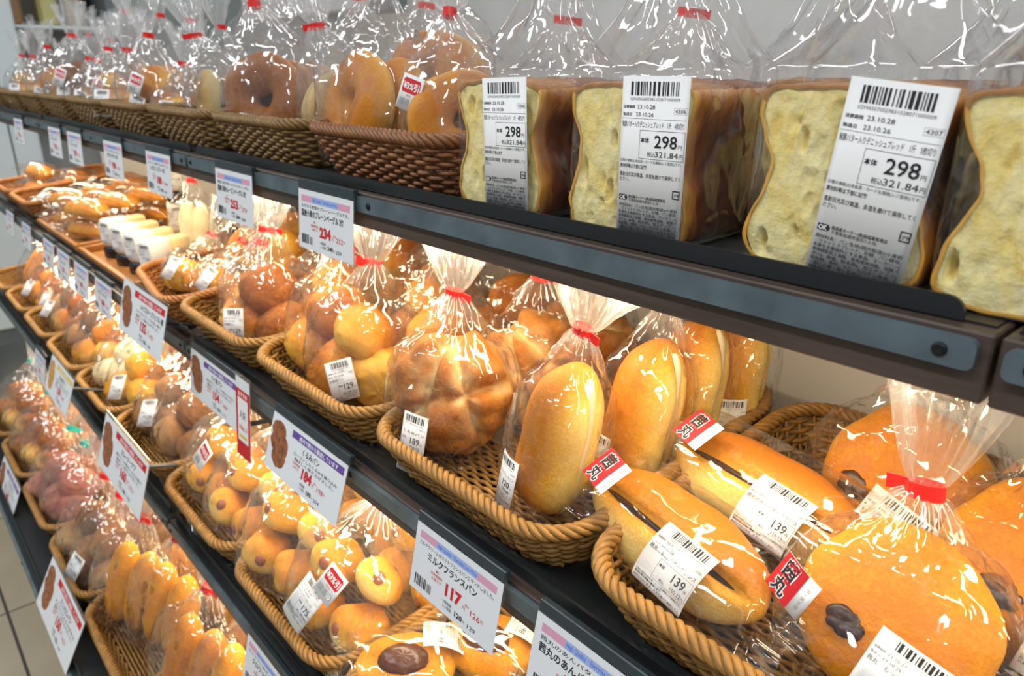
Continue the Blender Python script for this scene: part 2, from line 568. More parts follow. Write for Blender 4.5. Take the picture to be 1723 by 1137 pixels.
structure(build('wall_left', *box(-6.5, -6.4, -3.0, 3.2, -0.05, 3.1), M['wall_green'], smooth=False))
structure(build('wall_back', *box(-6.5, 2.4, 3.2, 3.3, -0.05, 3.1), M['wall_grey'], smooth=False))

# tall glass-fronted cabinet at the end of the room
M['cab_white'] = simple('pale_blue_white_enamel', (0.62, 0.68, 0.70), 0.4)
M['cab_dark'] = simple('dark_door_gasket', (0.12, 0.14, 0.15), 0.5)
cab = tag(empty('display_cabinet', (-5.4, 0.95, 0)), 'tall pale cabinet with packets at the far end behind the top shelf', 'cabinet')
build('side_panel', *bevel_box(-0.02, 0.5, -0.55, -0.13, 0.1, 2.3, 0.01), M['cab_white'], cab, smooth=False)
build('door_seam', *box(0.5, 0.503, -0.27, -0.262, 0.2, 2.2), M['cab_dark'], cab, smooth=False)
build('back', *box(-0.02, 0.04, -0.13, 0.36, 0.1, 2.3), M['wall_grey'], cab, smooth=False)
build('post', *bevel_box(-0.02, 0.48, 0.33, 0.37, 0.1, 2.3, 0.006), M['cab_dark'], cab, smooth=False)
build('plinth', *box(-0.02, 0.48, -0.55, 0.37, 0.0, 0.1), M['cab_dark'], cab, smooth=False)
for zz in (0.9, 1.30, 1.72, 2.1):
    build('cabinet_shelf', *box(0.04, 0.46, -0.13, 0.33, zz, zz + 0.015), M['cab_white'], cab, smooth=False)
M['pk_yellow'] = simple('yellow_packet', (0.62, 0.56, 0.22), 0.4)
M['pk_beige'] = simple('beige_packet', (0.62, 0.46, 0.33), 0.4)
M['pk_brown'] = simple('brown_packet', (0.36, 0.19, 0.09), 0.4)
for i, (yy, mk, zz, hh, nm) in enumerate([(-0.09, 'pk_brown', 1.735, 0.20, 'brown'), (0.09, 'pk_yellow', 1.735, 0.26, 'yellow'), (0.235, 'pk_beige', 1.735, 0.27, 'beige'),
                                          (-0.06, 'pk_beige', 1.315, 0.25, 'lower beige'), (0.13, 'pk_brown', 1.315, 0.22, 'lower brown')]):
    a = build('packet', *bevel_box(-5.30, -5.16, 0.95 + yy - 0.05, 0.95 + yy + 0.05, zz, zz + hh, 0.018), M[mk], smooth=False)
    tag(a, nm + ' packet standing inside the far pale cabinet', 'packet', 'packets in the far cabinet')
# white sign beam hanging beyond the shelving, with a dark bracket
M['sign_white'] = simple('white_sign_board', (0.74, 0.70, 0.70), 0.5)
sg = tag(empty('hanging_sign', (-3.2, 1.6, 1.72)), 'white blank hanging sign board above the far top shelf', 'sign')
build('board', *bevel_box(-0.55, 0.60, -0.02, 0.02, 0.0, 0.30, 0.008), M['sign_white'], sg, smooth=False)
build('bracket', *bevel_box(0.60, 0.80, -0.03, 0.03, -0.02, 0.09, 0.01), M['cab_dark'], sg, smooth=False)
build('hanger', *cat_np([tube([(-0.4, 0, 0.3), (-0.4, 0, 1.38)], 0.006), tube([(0.4, 0, 0.3), (0.4, 0, 1.38)], 0.006)]), M['steel'], sg)

# ------------------------------------------------------------------ shelving
YB = 0.86
tname = {1: 'top', 2: 'second', 3: 'third', 4: 'lowest'}
bname = {0: 'nearest bay at the right edge', 1: 'near bay', 2: 'middle bay', 3: 'far bay'}
for b, (x0, x1) in enumerate(BAYS):
    fr = empty('shelving_frame', (x0, YB, 0))
    tag(fr, 'cream back panel with steel uprights of the ' + bname[b], 'shelving')
    if b == 0:
        x1 = 0.55
    L = x1 - x0
    build('back_panel', *box(0.0, L, 0.002, 0.018, 0.06, 1.325), M['white_panel'], fr, smooth=False)
    for xx in (0.0, L - 0.03):
        build('upright', *bevel_box(xx, xx + 0.03, 0.018, 0.06, 0.0, 1.34, 0.002), M['steel'], fr, smooth=False)
    build('base_plinth', *box(0.0, L, -0.60, 0.0, 0.0, 0.10), M['lip'], fr, smooth=False)
    for t in (1, 2, 3, 4):
        if b == 0 and t >= 2:
            continue
        T = TIER[t]
        D, zb = T['D'], T['zb']
        sh = empty('shelf', (x0, D, zb))
        what = {(1, 0): 'stub of dark wood top shelf past the seam at the right edge', (1, 1): 'dark wood top shelf carrying the Danish loaves',
                (1, 2): 'top shelf of dark wood under the baskets of tied pastry bags', (1, 3): 'farthest top shelf of dark wood at the left edge',
                (2, 1): 'second dark shelf carrying the milk rolls and walnut breads', (2, 2): 'second dark shelf carrying waffles and sandwich packs',
                (2, 3): 'far second shelf with flat baskets and long loaves', (3, 1): 'third black shelf carrying sausage rolls and chocolate rolls',
                (3, 2): 'third shelf under the brown fried breads', (3, 3): 'far third shelf with stacked long breads at the left edge',
                (4, 3): 'far end of the lowest shelf at the left edge', (4, 1): 'lowest shelf at the bottom edge under wrapped yellow breads', (4, 2): 'lowest shelf carrying pink and brown breads above the floor tiles'}[(t, b)]
        tag(sh, what, 'shelf')
        dep = YB - D
        build('board', *bevel_box(0.0, L, 0.0, dep, 0.0, 0.041, 0.0012), M['wood'] if t < 3 else M['lip'], sh, smooth=False)
        build('deck', *box(0.004, L - 0.004, 0.014, dep - 0.004, 0.041, 0.0425), M['lip'], sh, smooth=False)
        build('underside', *box(0.004, L - 0.004, 0.07, dep - 0.004, -0.0015, 0.0), M['white_panel'], sh, smooth=False)  # unseen sheet added below the board, white to bounce light onto the goods
        rl = build('metal_rail', *plate_xz(0.004, L - 0.006, 0.0195, 0.0375, -0.006, 0.0, 0.005), M['rail'], sh, smooth=False)
        for xx in (0.018, L / 2 - 0.02, L - 0.024):
            n = 14
            ring = [(0.0042, 0.0), (0.0042, -0.0010), (0.0030, -0.0018), (0.0012, -0.0012), (0.0, -0.0008)]
            V = [(r * math.cos(2 * PI * i / n), y, r * math.sin(2 * PI * i / n)) for r, y in ring for i in range(n)]
            s = build('screw', np.array(V), grid_faces(len(ring), n, False, True), M['screw'], rl)
            s.location = (xx, -0.006, 0.0285)
        build('edge_lip', *plate_xz(0.006, L - 0.020, 0.0425, 0.0555, 0.010, 0.013, 0.010, (0, 0, 1, 1)), M['lip'], sh, smooth=False)
        if t < 4:
            build('light_tube', *cat_np([tube([(0.03, 0.055, -0.006), (L - 0.03, 0.055, -0.006)], 0.0055, 8, False)]), M['led'], sh)
        if t > 1 and b > 0:
            rz = build('riser_strip', *bevel_box(x0 + 0.01, x0 + L - 0.01, YB - 0.10, YB - 0.06, zb + 0.0425, zb + 0.0425 + 0.028, 0.002), M['lip'], smooth=False)
            tag(rz, 'black riser strip propping up the back of the baskets on the ' + tname[t] + ' shelf, ' + bname[b], 'riser')


# ------------------------------------------------------------------ woven baskets
def rrect(n, lx, ly, rad):
    """n points round a rounded rectangle, by arc length; starts at the middle of the front edge"""
    segs = []
    hx, hy = lx / 2 - rad, ly / 2 - rad
    out = []
    total = 4 * (hx + hy) + 2 * PI * rad
    for i in range(n):
        s = i / n * total
        s = (s) % total
        # front edge from middle going +x
        if s < hx:
            out.append((s, -ly / 2)); continue
        s -= hx
        q = PI / 2 * rad
        if s < q:
            a = -PI / 2 + s / rad
            out.append((hx + rad * math.cos(a), -hy + rad * math.sin(a))); continue
        s -= q
        if s < 2 * hy:
            out.append((lx / 2, -hy + s)); continue
        s -= 2 * hy
        if s < q:
            a = s / rad
            out.append((hx + rad * math.cos(a), hy + rad * math.sin(a))); continue
        s -= q
        if s < 2 * hx:
            out.append((hx - s, ly / 2)); continue
        s -= 2 * hx
        if s < q:
            a = PI / 2 + s / rad
            out.append((-hx + rad * math.cos(a), hy + rad * math.sin(a))); continue
        s -= q
        if s < 2 * hy:
            out.append((-lx / 2, hy - s)); continue
        s -= 2 * hy
        if s < q:
            a = PI + s / rad
            out.append((-hx + rad * math.cos(a), -hy + rad * math.sin(a))); continue
        s -= q
        out.append((-hx + s, -ly / 2))
    return np.array(out)


BH = 0.064


def basket_proto(mat, lx=0.335, ly=0.40, h=BH, stakes=74, rows=10):
    """returns a root with rim, weavers, stakes and base; origin at the middle of the base front edge"""
    root = empty('wicker_basket')
    bx, by = lx - 0.062, ly - 0.062
    n = stakes * 4
    P0, P1 = rrect(n, bx, by, 0.045), rrect(n, lx - 0.012, ly - 0.012, 0.058)
    rs = np.random.RandomState(3)

    def level(f):
        f2 = f ** 0.85
        return P0 * (1 - f2) + P1 * f2
    off = np.array([0, by / 2])
    tan = np.roll(P1, -1, 0) - np.roll(P1, 1, 0)
    nor = np.stack([tan[:, 1], -tan[:, 0]], 1)
    nor /= np.linalg.norm(nor, axis=1)[:, None]
    ph = np.arange(n) / 4 * PI
    for k in range(rows):
        f = (k + 0.5) / rows
        p = level(f) + nor * (0.0031 * np.cos(ph + k * PI))[:, None] + off
        z = 0.004 + f * (h - 0.012) + 0.0007 * np.sin(ph * 0.37 + k) + 0.0006 * np.cos(ph * 0.11 + 2 * k)
        V, F = tube(np.column_stack([p, z]), 0.0026, 5, True, ry=0.0030)
        build('weaver', V, F, mat, root)
    parts = []
    for i in range(0, n, 4):
        pts = [np.array([*(level(f)[i] + off), 0.002 + f * (h - 0.006)]) for f in (0, 0.5, 1.0)]
        parts.append(tube(pts, 0.0021, 4, False, up=(nor[i][0], nor[i][1], 0)))
    V, F = cat_np(parts)
    build('stakes', V, F, mat, root)['kind'] = 'stuff'
    # twisted rim: strands wound round the edge
    m = 520
    C = rrect(m, lx - 0.010, ly - 0.010, 0.058)
    tan = np.roll(C, -1, 0) - np.roll(C, 1, 0)
    nr = np.stack([tan[:, 1], -tan[:, 0]], 1)
    nr /= np.linalg.norm(nr, axis=1)[:, None]
    turns = 34
    for s in range(4):
        a = -np.arange(m) / m * 2 * PI * turns + s * PI / 2
        P = np.column_stack([C + nr * (0.0056 * np.cos(a))[:, None] + off, h + 0.0048 * np.sin(a)])
        V, F = tube(P, 0.0037, 5, True)
        build('rim_strand', V, F, mat, root)
    # flat woven base
    parts = []
    nb = 46
    for i in range(nb):
        y = 0.006 + (by - 0.012) * i / (nb - 1)
        inset = 0.02 if i in (0, nb - 1) else 0.006
        x = np.linspace(-bx / 2 + inset, bx / 2 - inset, 44)
        z = 0.0035 + 0.0022 * np.cos(np.arange(44) * PI / 2 + i * PI)
        parts.append(tube(np.column_stack([x, np.full(44, y), z]), 0.0030, 4))
    V, F = cat_np(parts)
    build('woven_base', V, F, mat, root)['kind'] = 'stuff'
    return root


BASKETS = {k: None for k in ('honey', 'brown', 'umber', 'tan')}
TILT = R(5.5)


def put_basket(kind, xc, y, z, label, tilt=0.0, rz=0.0, group='wicker baskets on the shelves'):
    if BASKETS[kind] is None:
        if any(v is not None for v in BASKETS.values()):
            src = next(v for v in BASKETS.values() if v is not None)
            o = copy_tree(src)
            seen = {}
            for ch in o.children:
                if ch.data.name not in seen:
                    d = ch.data.copy()
                    d.materials[0] = M[kind]
                    seen[ch.data.name] = d
                ch.data = seen[ch.data.name]
        else:
            o = basket_proto(M[kind])
        BASKETS[kind] = o
    else:
        o = copy_tree(BASKETS[kind])
    o.location = (xc, y, z)
    o.rotation_euler = (tilt, 0, rz)
    tag(o, label, 'basket', group)
    return o


DECK = {t: TIER[t]['zb'] + 0.0425 for t in TIER}
B1 = [(-0.785, 'brown', 'reddish brown wicker basket holding the two plain bagel bags'),
      (-1.125, 'umber', 'brown wicker basket holding the raisin bagel bag'),
      (-1.462, 'umber', 'brown wicker basket left of the raisin bagel basket on the top shelf'),
      (-1.80, 'umber', 'brown wicker basket with the discount-stickered pastry on the top shelf'),
      (-2.14, 'umber', 'brown wicker basket fifth from the Danish loaves on the top shelf'),
      (-2.48, 'umber', 'brown wicker basket sixth from the Danish loaves on the top shelf'),
      (-2.82, 'umber', 'brown wicker basket seventh from the Danish loaves on the top shelf'),
      (-3.16, 'umber', 'brown wicker basket eighth from the Danish loaves on the top shelf'), (-3.50, 'umber', 'leftmost brown wicker basket on the top shelf')]
for (x, k, lb) in B1:
    put_basket(k, x, 0.487, DECK[1], lb)
B2 = [(-0.200, 'honey', 'nearest honey wicker basket with red bean butter rolls on second shelf'),
      (-0.548, 'honey', 'honey wicker basket holding walnut breads and milk rolls'),
      (-0.888, 'honey', 'honey wicker basket left of the walnut bread basket'),
      (-1.222, 'honey', 'honey wicker basket with the raisin bread bag'),
      (-1.545, 'tan', 'orange wicker basket of yellow waffle packs'),
      (-2.95, 'tan', 'far shallow wicker basket of dark wrapped packs on second shelf'),
      (-3.30, 'tan', 'farthest wicker basket on the second shelf behind long loaves')]
for (x, k, lb) in B2:
    put_basket(k, x, 0.425, DECK[2], lb, TILT, 0.0 if x > -1.5 else (R(-8) if x > -1.6 else 0))
B3 = [(-0.545, 'honey', 'wicker basket of chocolate cream rolls at the bottom edge'),
      (-0.885, 'honey', 'wicker basket of sausage roll bags on the third shelf'),
      (-1.225, 'honey', 'wicker basket of bun bags with a discount sticker, third shelf'),
      (-1.575, 'honey', 'wicker basket of brown fried bread on the third shelf'),
      (-1.925, 'honey', 'wicker basket under the clear white bag on the third shelf'),
      (-2.27, 'honey', 'wicker basket of brown nut breads on far third shelf'),
      (-2.61, 'honey', 'wicker basket left of the nut breads on far third shelf'), (-2.95, 'honey', 'wicker basket second from the left end of third shelf'), (-3.29, 'honey', 'leftmost wicker basket on the third shelf')]
for (x, k, lb) in B3:
    put_basket(k, x, 0.345, DECK[3], lb, TILT)
B4 = [(-1.085, 'honey', 'wicker basket on the lowest shelf at the bottom edge'),
      (-1.425, 'honey', 'wicker basket of long yellow breads on the lowest shelf'),
      (-1.765, 'honey', 'wicker basket of small brown breads on the lowest shelf'),
      (-2.105, 'honey', 'wicker basket of pink breads on the lowest shelf'),
      (-2.445, 'honey', 'wicker basket left of the pink breads on the lowest shelf'), (-2.785, 'honey', 'leftmost wicker basket on the lowest shelf')]
for (x, k, lb) in B4:
    put_basket(k, x, 0.19, DECK[4], lb, TILT)


def seat(t, y):
    """height of the basket floor of a tier at depth y"""
    if t == 1:
        return DECK[1] + 0.007
    y0 = {2: 0.425, 3: 0.345, 4: 0.19}[t]
    return DECK[t] + 0.007 + max(0.0, y - y0) * math.tan(TILT)

# ------------------------------------------------------------------ printing: text, bar codes, labels
_tc = bpy.data.curves.new('lettering', 'FONT')
_tc.fill_mode = 'FRONT'
_to = bpy.data.objects.new('lettering', _tc)
COL.objects.link(_to)
_cache = {}


def glyphs(s, res=2, bold=0.0):
    key = (s, res, bold)
    if key not in _cache:
        _tc.body = s
        _tc.resolution_u = res
        _tc.offset = bold
        bpy.context.view_layer.update()
        me = bpy.data.meshes.new_from_object(_to.evaluated_get(bpy.context.evaluated_depsgraph_get()))
        V = np.zeros(len(me.vertices) * 3)
        me.vertices.foreach_get('co', V)
        F = [tuple(p.vertices) for p in me.polygons]
        bpy.data.meshes.remove(me)
        _cache[key] = (V.reshape(-1, 3), F)
    return _cache[key]


class Print:
    """flat artwork in millimetres, origin at the bottom left of the sheet"""
    def __init__(self, w, h):
        self.w, self.h = w, h
        self.V, self.F, self.mi = [], [], []

    def add(self, V, F, ink, z=0.25):
        n = len(self.V)
        k = INKS.index(ink)
        for v in V:
            self.V.append((v[0], v[1], z))
        for f in F:
            self.F.append([i + n for i in f])
            self.mi.append(k)

    def rect(self, x, y, w, h, ink='ink', z=0.25):
        nx, ny = max(1, int(abs(w) / 4)), max(1, int(abs(h) / 4))
        V = [(x + w * i / nx, y + h * j / ny) for i in range(nx + 1) for j in range(ny + 1)]
        F = [(i * (ny + 1) + j, (i + 1) * (ny + 1) + j, (i + 1) * (ny + 1) + j + 1, i * (ny + 1) + j + 1) for i in range(nx) for j in range(ny)]
        self.add(V, F, ink, z)

    def frame(self, x, y, w, h, t=0.25, ink='ink'):
        self.rect(x, y, w, t, ink)
        self.rect(x, y + h - t, w, t, ink)
        self.rect(x, y, t, h, ink)
        self.rect(x + w - t, y, t, h, ink)

    def poly(self, pts, ink, z=0.25):
        self.add(pts, [list(range(len(pts)))], ink, z)

    def ellipse(self, cx, cy, rx, ry, ink, z=0.25, n=20, wob=0.0, seed=0):
        r = random.Random(seed)
        self.poly([(cx + rx * (1 + wob * (r.random() - .5)) * math.cos(2 * PI * i / n), cy + ry * (1 + wob * (r.random() - .5)) * math.sin(2 * PI * i / n)) for i in range(n)], ink, z)

    def text(self, s, x, y, size, ink='ink', fit=None, align='l', bold=0.0, z=0.30, res=2, shear=0.0):
        V, F = glyphs(s, res, bold)
        if not len(V):
            return
        w = V[:, 0].max() * size
        sx = 1.0 if fit is None else fit / max(w, 1e-6)
        w *= sx
        ox = x - (w if align == 'r' else w / 2 if align == 'c' else 0)
        self.add([(ox + v[0] * size * sx + shear * v[1] * size, y + v[1] * size) for v in V], F, ink, z)

    def vtext(self, s, x, y, size, ink='ink', bold=0.0, step=1.0, z=0.30):
        for i, ch in enumerate(s):
            self.text(ch, x, y - i * size * step, size, ink, bold=bold, z=z)

    def barcode(self, x, y, w, h, seed=1, ink='ink', n=52):
        r = random.Random(seed)
        u = w / n
        i = 0
        while i < n:
            k = r.choice((1, 1, 2, 3))
            k = min(k, n - i)
            self.rect(x + i * u, y, k * u * 0.9, h, ink)
            i += k + r.choice((1, 1, 2))


def bendf(V, bx=None, by=None):
    """curl a sheet: bx radius about its upright axis, by about its level axis"""
    V = np.array(V, float)
    if bx:
        a = V[:, 0] / bx
        rr = bx + V[:, 2]
        V[:, 2] = rr * np.cos(a) - bx
        V[:, 0] = rr * np.sin(a)
    if by:
        a = V[:, 1] / by
        rr = by + V[:, 2]
        V[:, 2] = rr * np.cos(a) - by
        V[:, 1] = rr * np.sin(a)
    return V


def sheet(name, pr, parent, Mx, bx=None, by=None, paper='paper', thick=0.0003, round_=0.0, printname='print'):
    """paper sheet with its artwork as a sub-part; centred, facing +Z, up +Y"""
    w, h = pr.w / 1000, pr.h / 1000
    nx, ny = (14 if bx else 2), (18 if by else 2)
    X, Y = np.meshgrid(np.linspace(-w / 2, w / 2, nx), np.linspace(-h / 2, h / 2, ny), indexing='ij')
    A = np.stack([X, Y, np.zeros_like(X)], -1).reshape(-1, 3)
    B = A.copy()
    B[:, 2] = -thick
    Fa = grid_faces(nx, ny)
    V = np.concatenate([A, B])
    F = [list(f) for f in Fa] + [list(f[::-1] + nx * ny) for f in Fa]
    edge = [i * ny for i in range(nx)] + [(nx - 1) * ny + j for j in range(1, ny)] + [i * ny + ny - 1 for i in range(nx - 2, -1, -1)] + [j for j in range(ny - 2, 0, -1)]
    for a, b in zip(edge, edge[1:] + edge[:1]):
        F.append([b, a, a + nx * ny, b + nx * ny])
    key = ('sheet', name, id(pr), bx, by, paper)
    if key in _cache:
        s0, p0 = _cache[key]
        s = inst(name, s0, parent, Mx)
        if p0:
            inst(printname, p0, s)
        return s
    s = build(name, bendf(V, bx, by), F, M[paper], parent, smooth=bool(bx or by), M=Mx)
    p = None
    if pr.V:
        P = np.array(pr.V, float) / 1000 - np.array([w / 2, h / 2, 0])
        p = build(printname, bendf(P, bx, by), pr.F, INKM, s, smooth=False, mi=pr.mi)
    _cache[key] = (s, p)
    return s


def loaf_label(code, pcs, bar):
    p = Print(62, 132)
    p.barcode(9, 118, 44, 10, bar)
    p.text('0294' + code + '0029851028071000009', 8.5, 114.4, 3.1, 'grey_ink', fit=46)
    p.text('消費期限', 2, 108.6, 2.6, bold=0.012, fit=12)
    p.text('23.10.28', 16, 108.4, 4.0, fit=17)
    p.text(code, 60, 106, 3.9, fit=9, align='r')
    p.frame(50, 105, 11, 4.6, 0.15, 'grey_ink')
    p.text('製造日', 2, 103.0, 2.6, bold=0.012, fit=9)
    p.text('23.10.26', 15, 102.8, 4.0, fit=17)
    p.rect(1, 100.8, 60, 0.2)
    p.text('発酵バター入りデニッシュブレッド　1斤　%s枚切り' % pcs, 1.5, 94.8, 5.0, fit=58)
    p.frame(20, 71, 41, 21.5)
    p.text('本体', 21, 83.5, 4.2, bold=0.012)
    p.text('298', 54.5, 80.0, 13.2, align='r', fit=20.5, bold=0.012)
    p.text('円', 55.3, 80.2, 3.6)
    p.text('税込', 28, 73.2, 3.9)
    p.text('321.84', 56, 73.0, 6.0, align='r', fit=21)
    p.text('円', 56.6, 73.2, 3.8)
    p.text('記載の価格は(非会員・カード払価格(レジ登録))です。', 1.5, 67.8, 2.6, fit=58)
    p.text('原材料等は下部に記載', 1.5, 63.2, 3.4, bold=0.01, fit=27)
    p.text('直射日光及び高温、多湿を避けて保存してく', 1.5, 56.6, 3.6, bold=0.006, fit=58)
    p.text('ださい。', 1.5, 52.6, 3.4, fit=10)
    p.frame(53.5, 42.5, 6.5, 6.5, 0.8)
    p.text('プラ', 54.6, 44.4, 2.6, fit=4.6, bold=0.03)
    p.poly([(2, 37), (9.5, 37), (11, 39.2), (9.5, 41.4), (2, 41.4)], 'ink')
    p.text('OK', 2.7, 37.7, 4.2, 'white_ink', fit=6.2, bold=0.03, z=0.36)
    p.text('製造者オーケー(株)船橋競馬場店', 11.8, 39.4, 2.7, fit=36, bold=0.01)
    p.text('千葉県船橋市若松1-3-30', 11.8, 36.6, 2.7, fit=30)
    lines = ['原材料名：パン生地(国内製造)(小麦粉', '、ファットスプレッド、砂糖、パン酵母、', '乳等を主要原料とする食品、マーガリン(',
             '食用精製加工油脂、食用植物油脂、発酵バ', 'ター)、食塩、粉末卵)、加工デンプン、', '乳化剤、香料、V.C、カロチン色素、(',
             '一部に小麦・卵・乳成分・大豆を含む)', '栄養成分表示(推定値)1袋当たり、熱量', '1147kcal、蛋白質25.6g、脂', '質49.9g、炭水化物149.2g、食', '塩相当量3.5g']
    for i, s in enumerate(lines):
        p.text(s, 2, 32.2 - i * 3.0, 2.75, fit=None if i == len(lines) - 1 else 57)
    return p


def bread_label(name, price, tax, code, w=50, h=52, bar=3, use='23.10.27', made='23.10.26'):
    p = Print(w, h)
    p.barcode(w * 0.22, h - 9.5, w * 0.66, 7.2, bar)
    p.text('0285584001390102807100000', w * 0.24, h - 12, 2.2, 'grey_ink', fit=w * 0.62)
    p.text('消費期限', 2, h - 15.6, 2.3, fit=9)
    p.text(use, 12.5, h - 15.8, 3.4, fit=14)
    p.text('製造日', 2, h - 20, 2.3, fit=7)
    p.text(made, 11, h - 20.2, 3.4, fit=14)
    p.text(code, w - 2, h - 18.5, 3.0, 'grey_ink', align='r')
    p.text(name, 2, h - 25.6, 4.2, fit=min(w - 4, 4.3 * len(name)))
    p.frame(w * 0.33, h - 44, w * 0.65, 16.5, 0.2)
    p.text('本体', w * 0.35, h - 33, 3.2, bold=0.01)
    p.text(price, w * 0.88, h - 37, 10.2, align='r', bold=0.008)
    p.text('円', w * 0.89, h - 37, 2.8)
    p.text('税込', w * 0.47, h - 42.6, 2.8)
    p.text(tax, w * 0.90, h - 42.8, 4.6, align='r')
    p.text('円', w * 0.905, h - 42.8, 2.8)
    p.text('記載の価格は(非会員・カード払価格(レジ登録))です。', 2, h - 46.6, 2.0, fit=w - 4)
    p.text('原材料等は容器の裏面に記載', 2, h - 49.0, 2.2, fit=w * 0.55, bold=0.01)
    p.text('直射日光及び高温、多湿を避けて保存してく', 2, h - 51.6, 2.2, fit=w - 4)
    return p


def small_label(name, price, tax, code, bar=5):
    p = Print(34, 66)
    p.barcode(4, 56, 26, 7.5, bar, n=40)
    p.text('02136090012010280', 4.5, 53.4, 2.0, 'grey_ink', fit=24)
    p.text(code, 32, 49, 3.4, 'grey_ink', align='r')
    p.text(name, 2, 43.4, 4.2, fit=30)
    p.text('本体', 3, 37, 2.6)
    p.text(price, 27, 33, 9.6, align='r', bold=0.008)
    p.text('円', 28, 33.2, 2.6)
    p.text('税込', 3, 28, 2.4)
    p.text(tax, 28, 27.2, 5.2, align='r')
    p.text('記載の価格は(非会員・カード', 2, 23, 2.2, fit=30)
    p.text('払価格(レジ登録))です。', 2, 20.2, 2.2, fit=26)
    p.text('直射日光及び高温、多湿を避け', 2, 16.4, 2.3, fit=30, bold=0.008)
    p.text('て保存してください。', 2, 13.4, 2.3, fit=22, bold=0.008)
    for i in range(3):
        p.text('原材料名：小麦粉(国内製造)', 2, 9.4 - i * 3, 2.1, fit=30)
    return p


def ticket():
    p = Print(34, 40)
    p.rect(4.4, 19.5, 25.2, 16.5, 'red_ink')
    p.rect(3, 21.2, 1.4, 13, 'red_ink')
    p.rect(29.6, 21.2, 1.4, 13, 'red_ink')
    p.text('¥3%引', 4.6, 24, 9.6, 'white_ink', fit=25, bold=0.03, z=0.4)
    p.text('発効日', 13, 15.5, 2.6, 'red_ink')
    p.barcode(4, 5, 17, 8, 9, 'grey_ink', 30)
    p.ellipse(26.5, 9, 4, 4, 'grey_ink')
    p.ellipse(26.5, 9, 2.9, 2.9, 'paper', 0.3)
    p.ellipse(26.5, 9, 1.4, 1.4, 'grey_ink', 0.35)
    return p


def maru_logo():
    p = Print(40, 34)
    p.rect(0, 0, 28, 34, 'red_ink')
    for dx, dy, ink, z, b in ((0, 0, 'white_ink', 0.30, 0.085), (0, 0, 'ink', 0.42, 0.03)):
        p.text('茜', 5.5, 18.6, 15, ink, bold=b, z=z)
        p.text('丸', 5.5, 3.2, 15, ink, bold=b, z=z)
    p.text('粒あん', 9, 15.2, 3.6, 'red_ink', z=0.5, bold=0.04)
    p.vtext('大阪・天王寺', 32, 28, 4.2, 'grey_ink', step=1.05)
    return p


def price_card(title, sub, price, tax, p2, t2, kind='bar', s=1.0):
    h = 76
    if kind == 'bar':
        w = 140
        p = Print(w, h)
        p.rect(8, h - 15, w - 16, 8, 'pink_ink')
        p.rect(w * 0.26, h - 15, w * 0.48, 8, 'sky_ink', 0.3)
        p.text('High Quality・Everyday Low Price', w * 0.27, h - 13, 6.2, 'blue_ink', fit=w * 0.46, bold=0.02, z=0.36)
        p.text(sub, 8, h - 22, 5.2, fit=w - 18)
        p.text(title, w * 0.17 if len(title) < 12 else 8, h - 33, 9.6, fit=min(w * 0.78, 9.2 * len(title)), bold=0.02)
        p.barcode(8, 7, 20, 12, len(title), n=28)
        p.rect(30, 7, 7, 10, 'grey_ink')
        x0 = w * 0.25
    else:
        w = 196
        p = Print(w, h)
        head = {'purple': 'purple_ink', 'red': 'red_ink', 'yellow': 'yellow_ink'}[kind]
        ph = 'photo_ink' if kind in ('purple', 'red') else 'photo_ink2'
        p.rect(w * 0.30, h - 15, w * 0.67, 9.5, head)
        p.text('店内で粉から製造しています', w * 0.40, h - 13, 6.6, 'white_ink', fit=w * 0.50, bold=0.02, z=0.36)
        for i, (ex, ey, rx, ry) in enumerate([(0.12, 0.74, 0.10, 0.17), (0.14, 0.54, 0.12, 0.20), (0.17, 0.32, 0.10, 0.20), (0.21, 0.50, 0.07, 0.20)]):
            p.ellipse(w * ex, h * ey, w * rx, h * ry, ph, 0.22 + 0.02 * i, 22, 0.12, i)
        p.text(title, w * 0.46, h - 27, 9.4, fit=min(w * 0.5, 9.0 * len(title)), bold=0.015)
        p.text(sub, w * 0.36, h - 34, 5.0, fit=w * 0.57)
        p.text('香ばしく焼き上げました。', w * 0.38, h - 40, 5.0, fit=w * 0.52)
        x0 = w * 0.38
    p.text('本体', x0 + 6, h - 40, 3.2, 'red_ink', bold=0.02)
    p.text('会員様価格', x0 - 2, h - 45, 4.0, 'red_ink', fit=20)
    p.text('お得です', x0, h - 50, 4.0, 'red_ink', fit=17)
    p.text(price, x0 + 22, h - 55, 17.5, 'red_ink', fit=29, bold=0.05)
    p.text('円', x0 + 53, h - 55, 5, 'red_ink')
    p.text('税込', x0 + 57, h - 50, 3.4, 'red_ink')
    p.text(tax, x0 + 64, h - 56, 9, 'red_ink', fit=17)
    p.text('円', x0 + 82, h - 54, 4, 'red_ink')
    p.text('一般価格', x0 + 21, h - 64, 4.0, fit=17)
    p.text('レジ登録', x0 + 23, h - 69, 4.0, fit=15)
    p.text(p2, x0 + 42, h - 69, 7.4, fit=14, bold=0.03)
    p.text('円', x0 + 57, h - 69, 3.5)
    p.text(t2, x0 + 63, h - 70, 6.4, fit=14)
    if s != 1.0:
        p.V = [(v[0] * s, v[1] * s, v[2]) for v in p.V]
        p.w *= s
        p.h *= s
    return p


CLIP = simple('dark_card_clip', (0.03, 0.045, 0.055), 0.3)


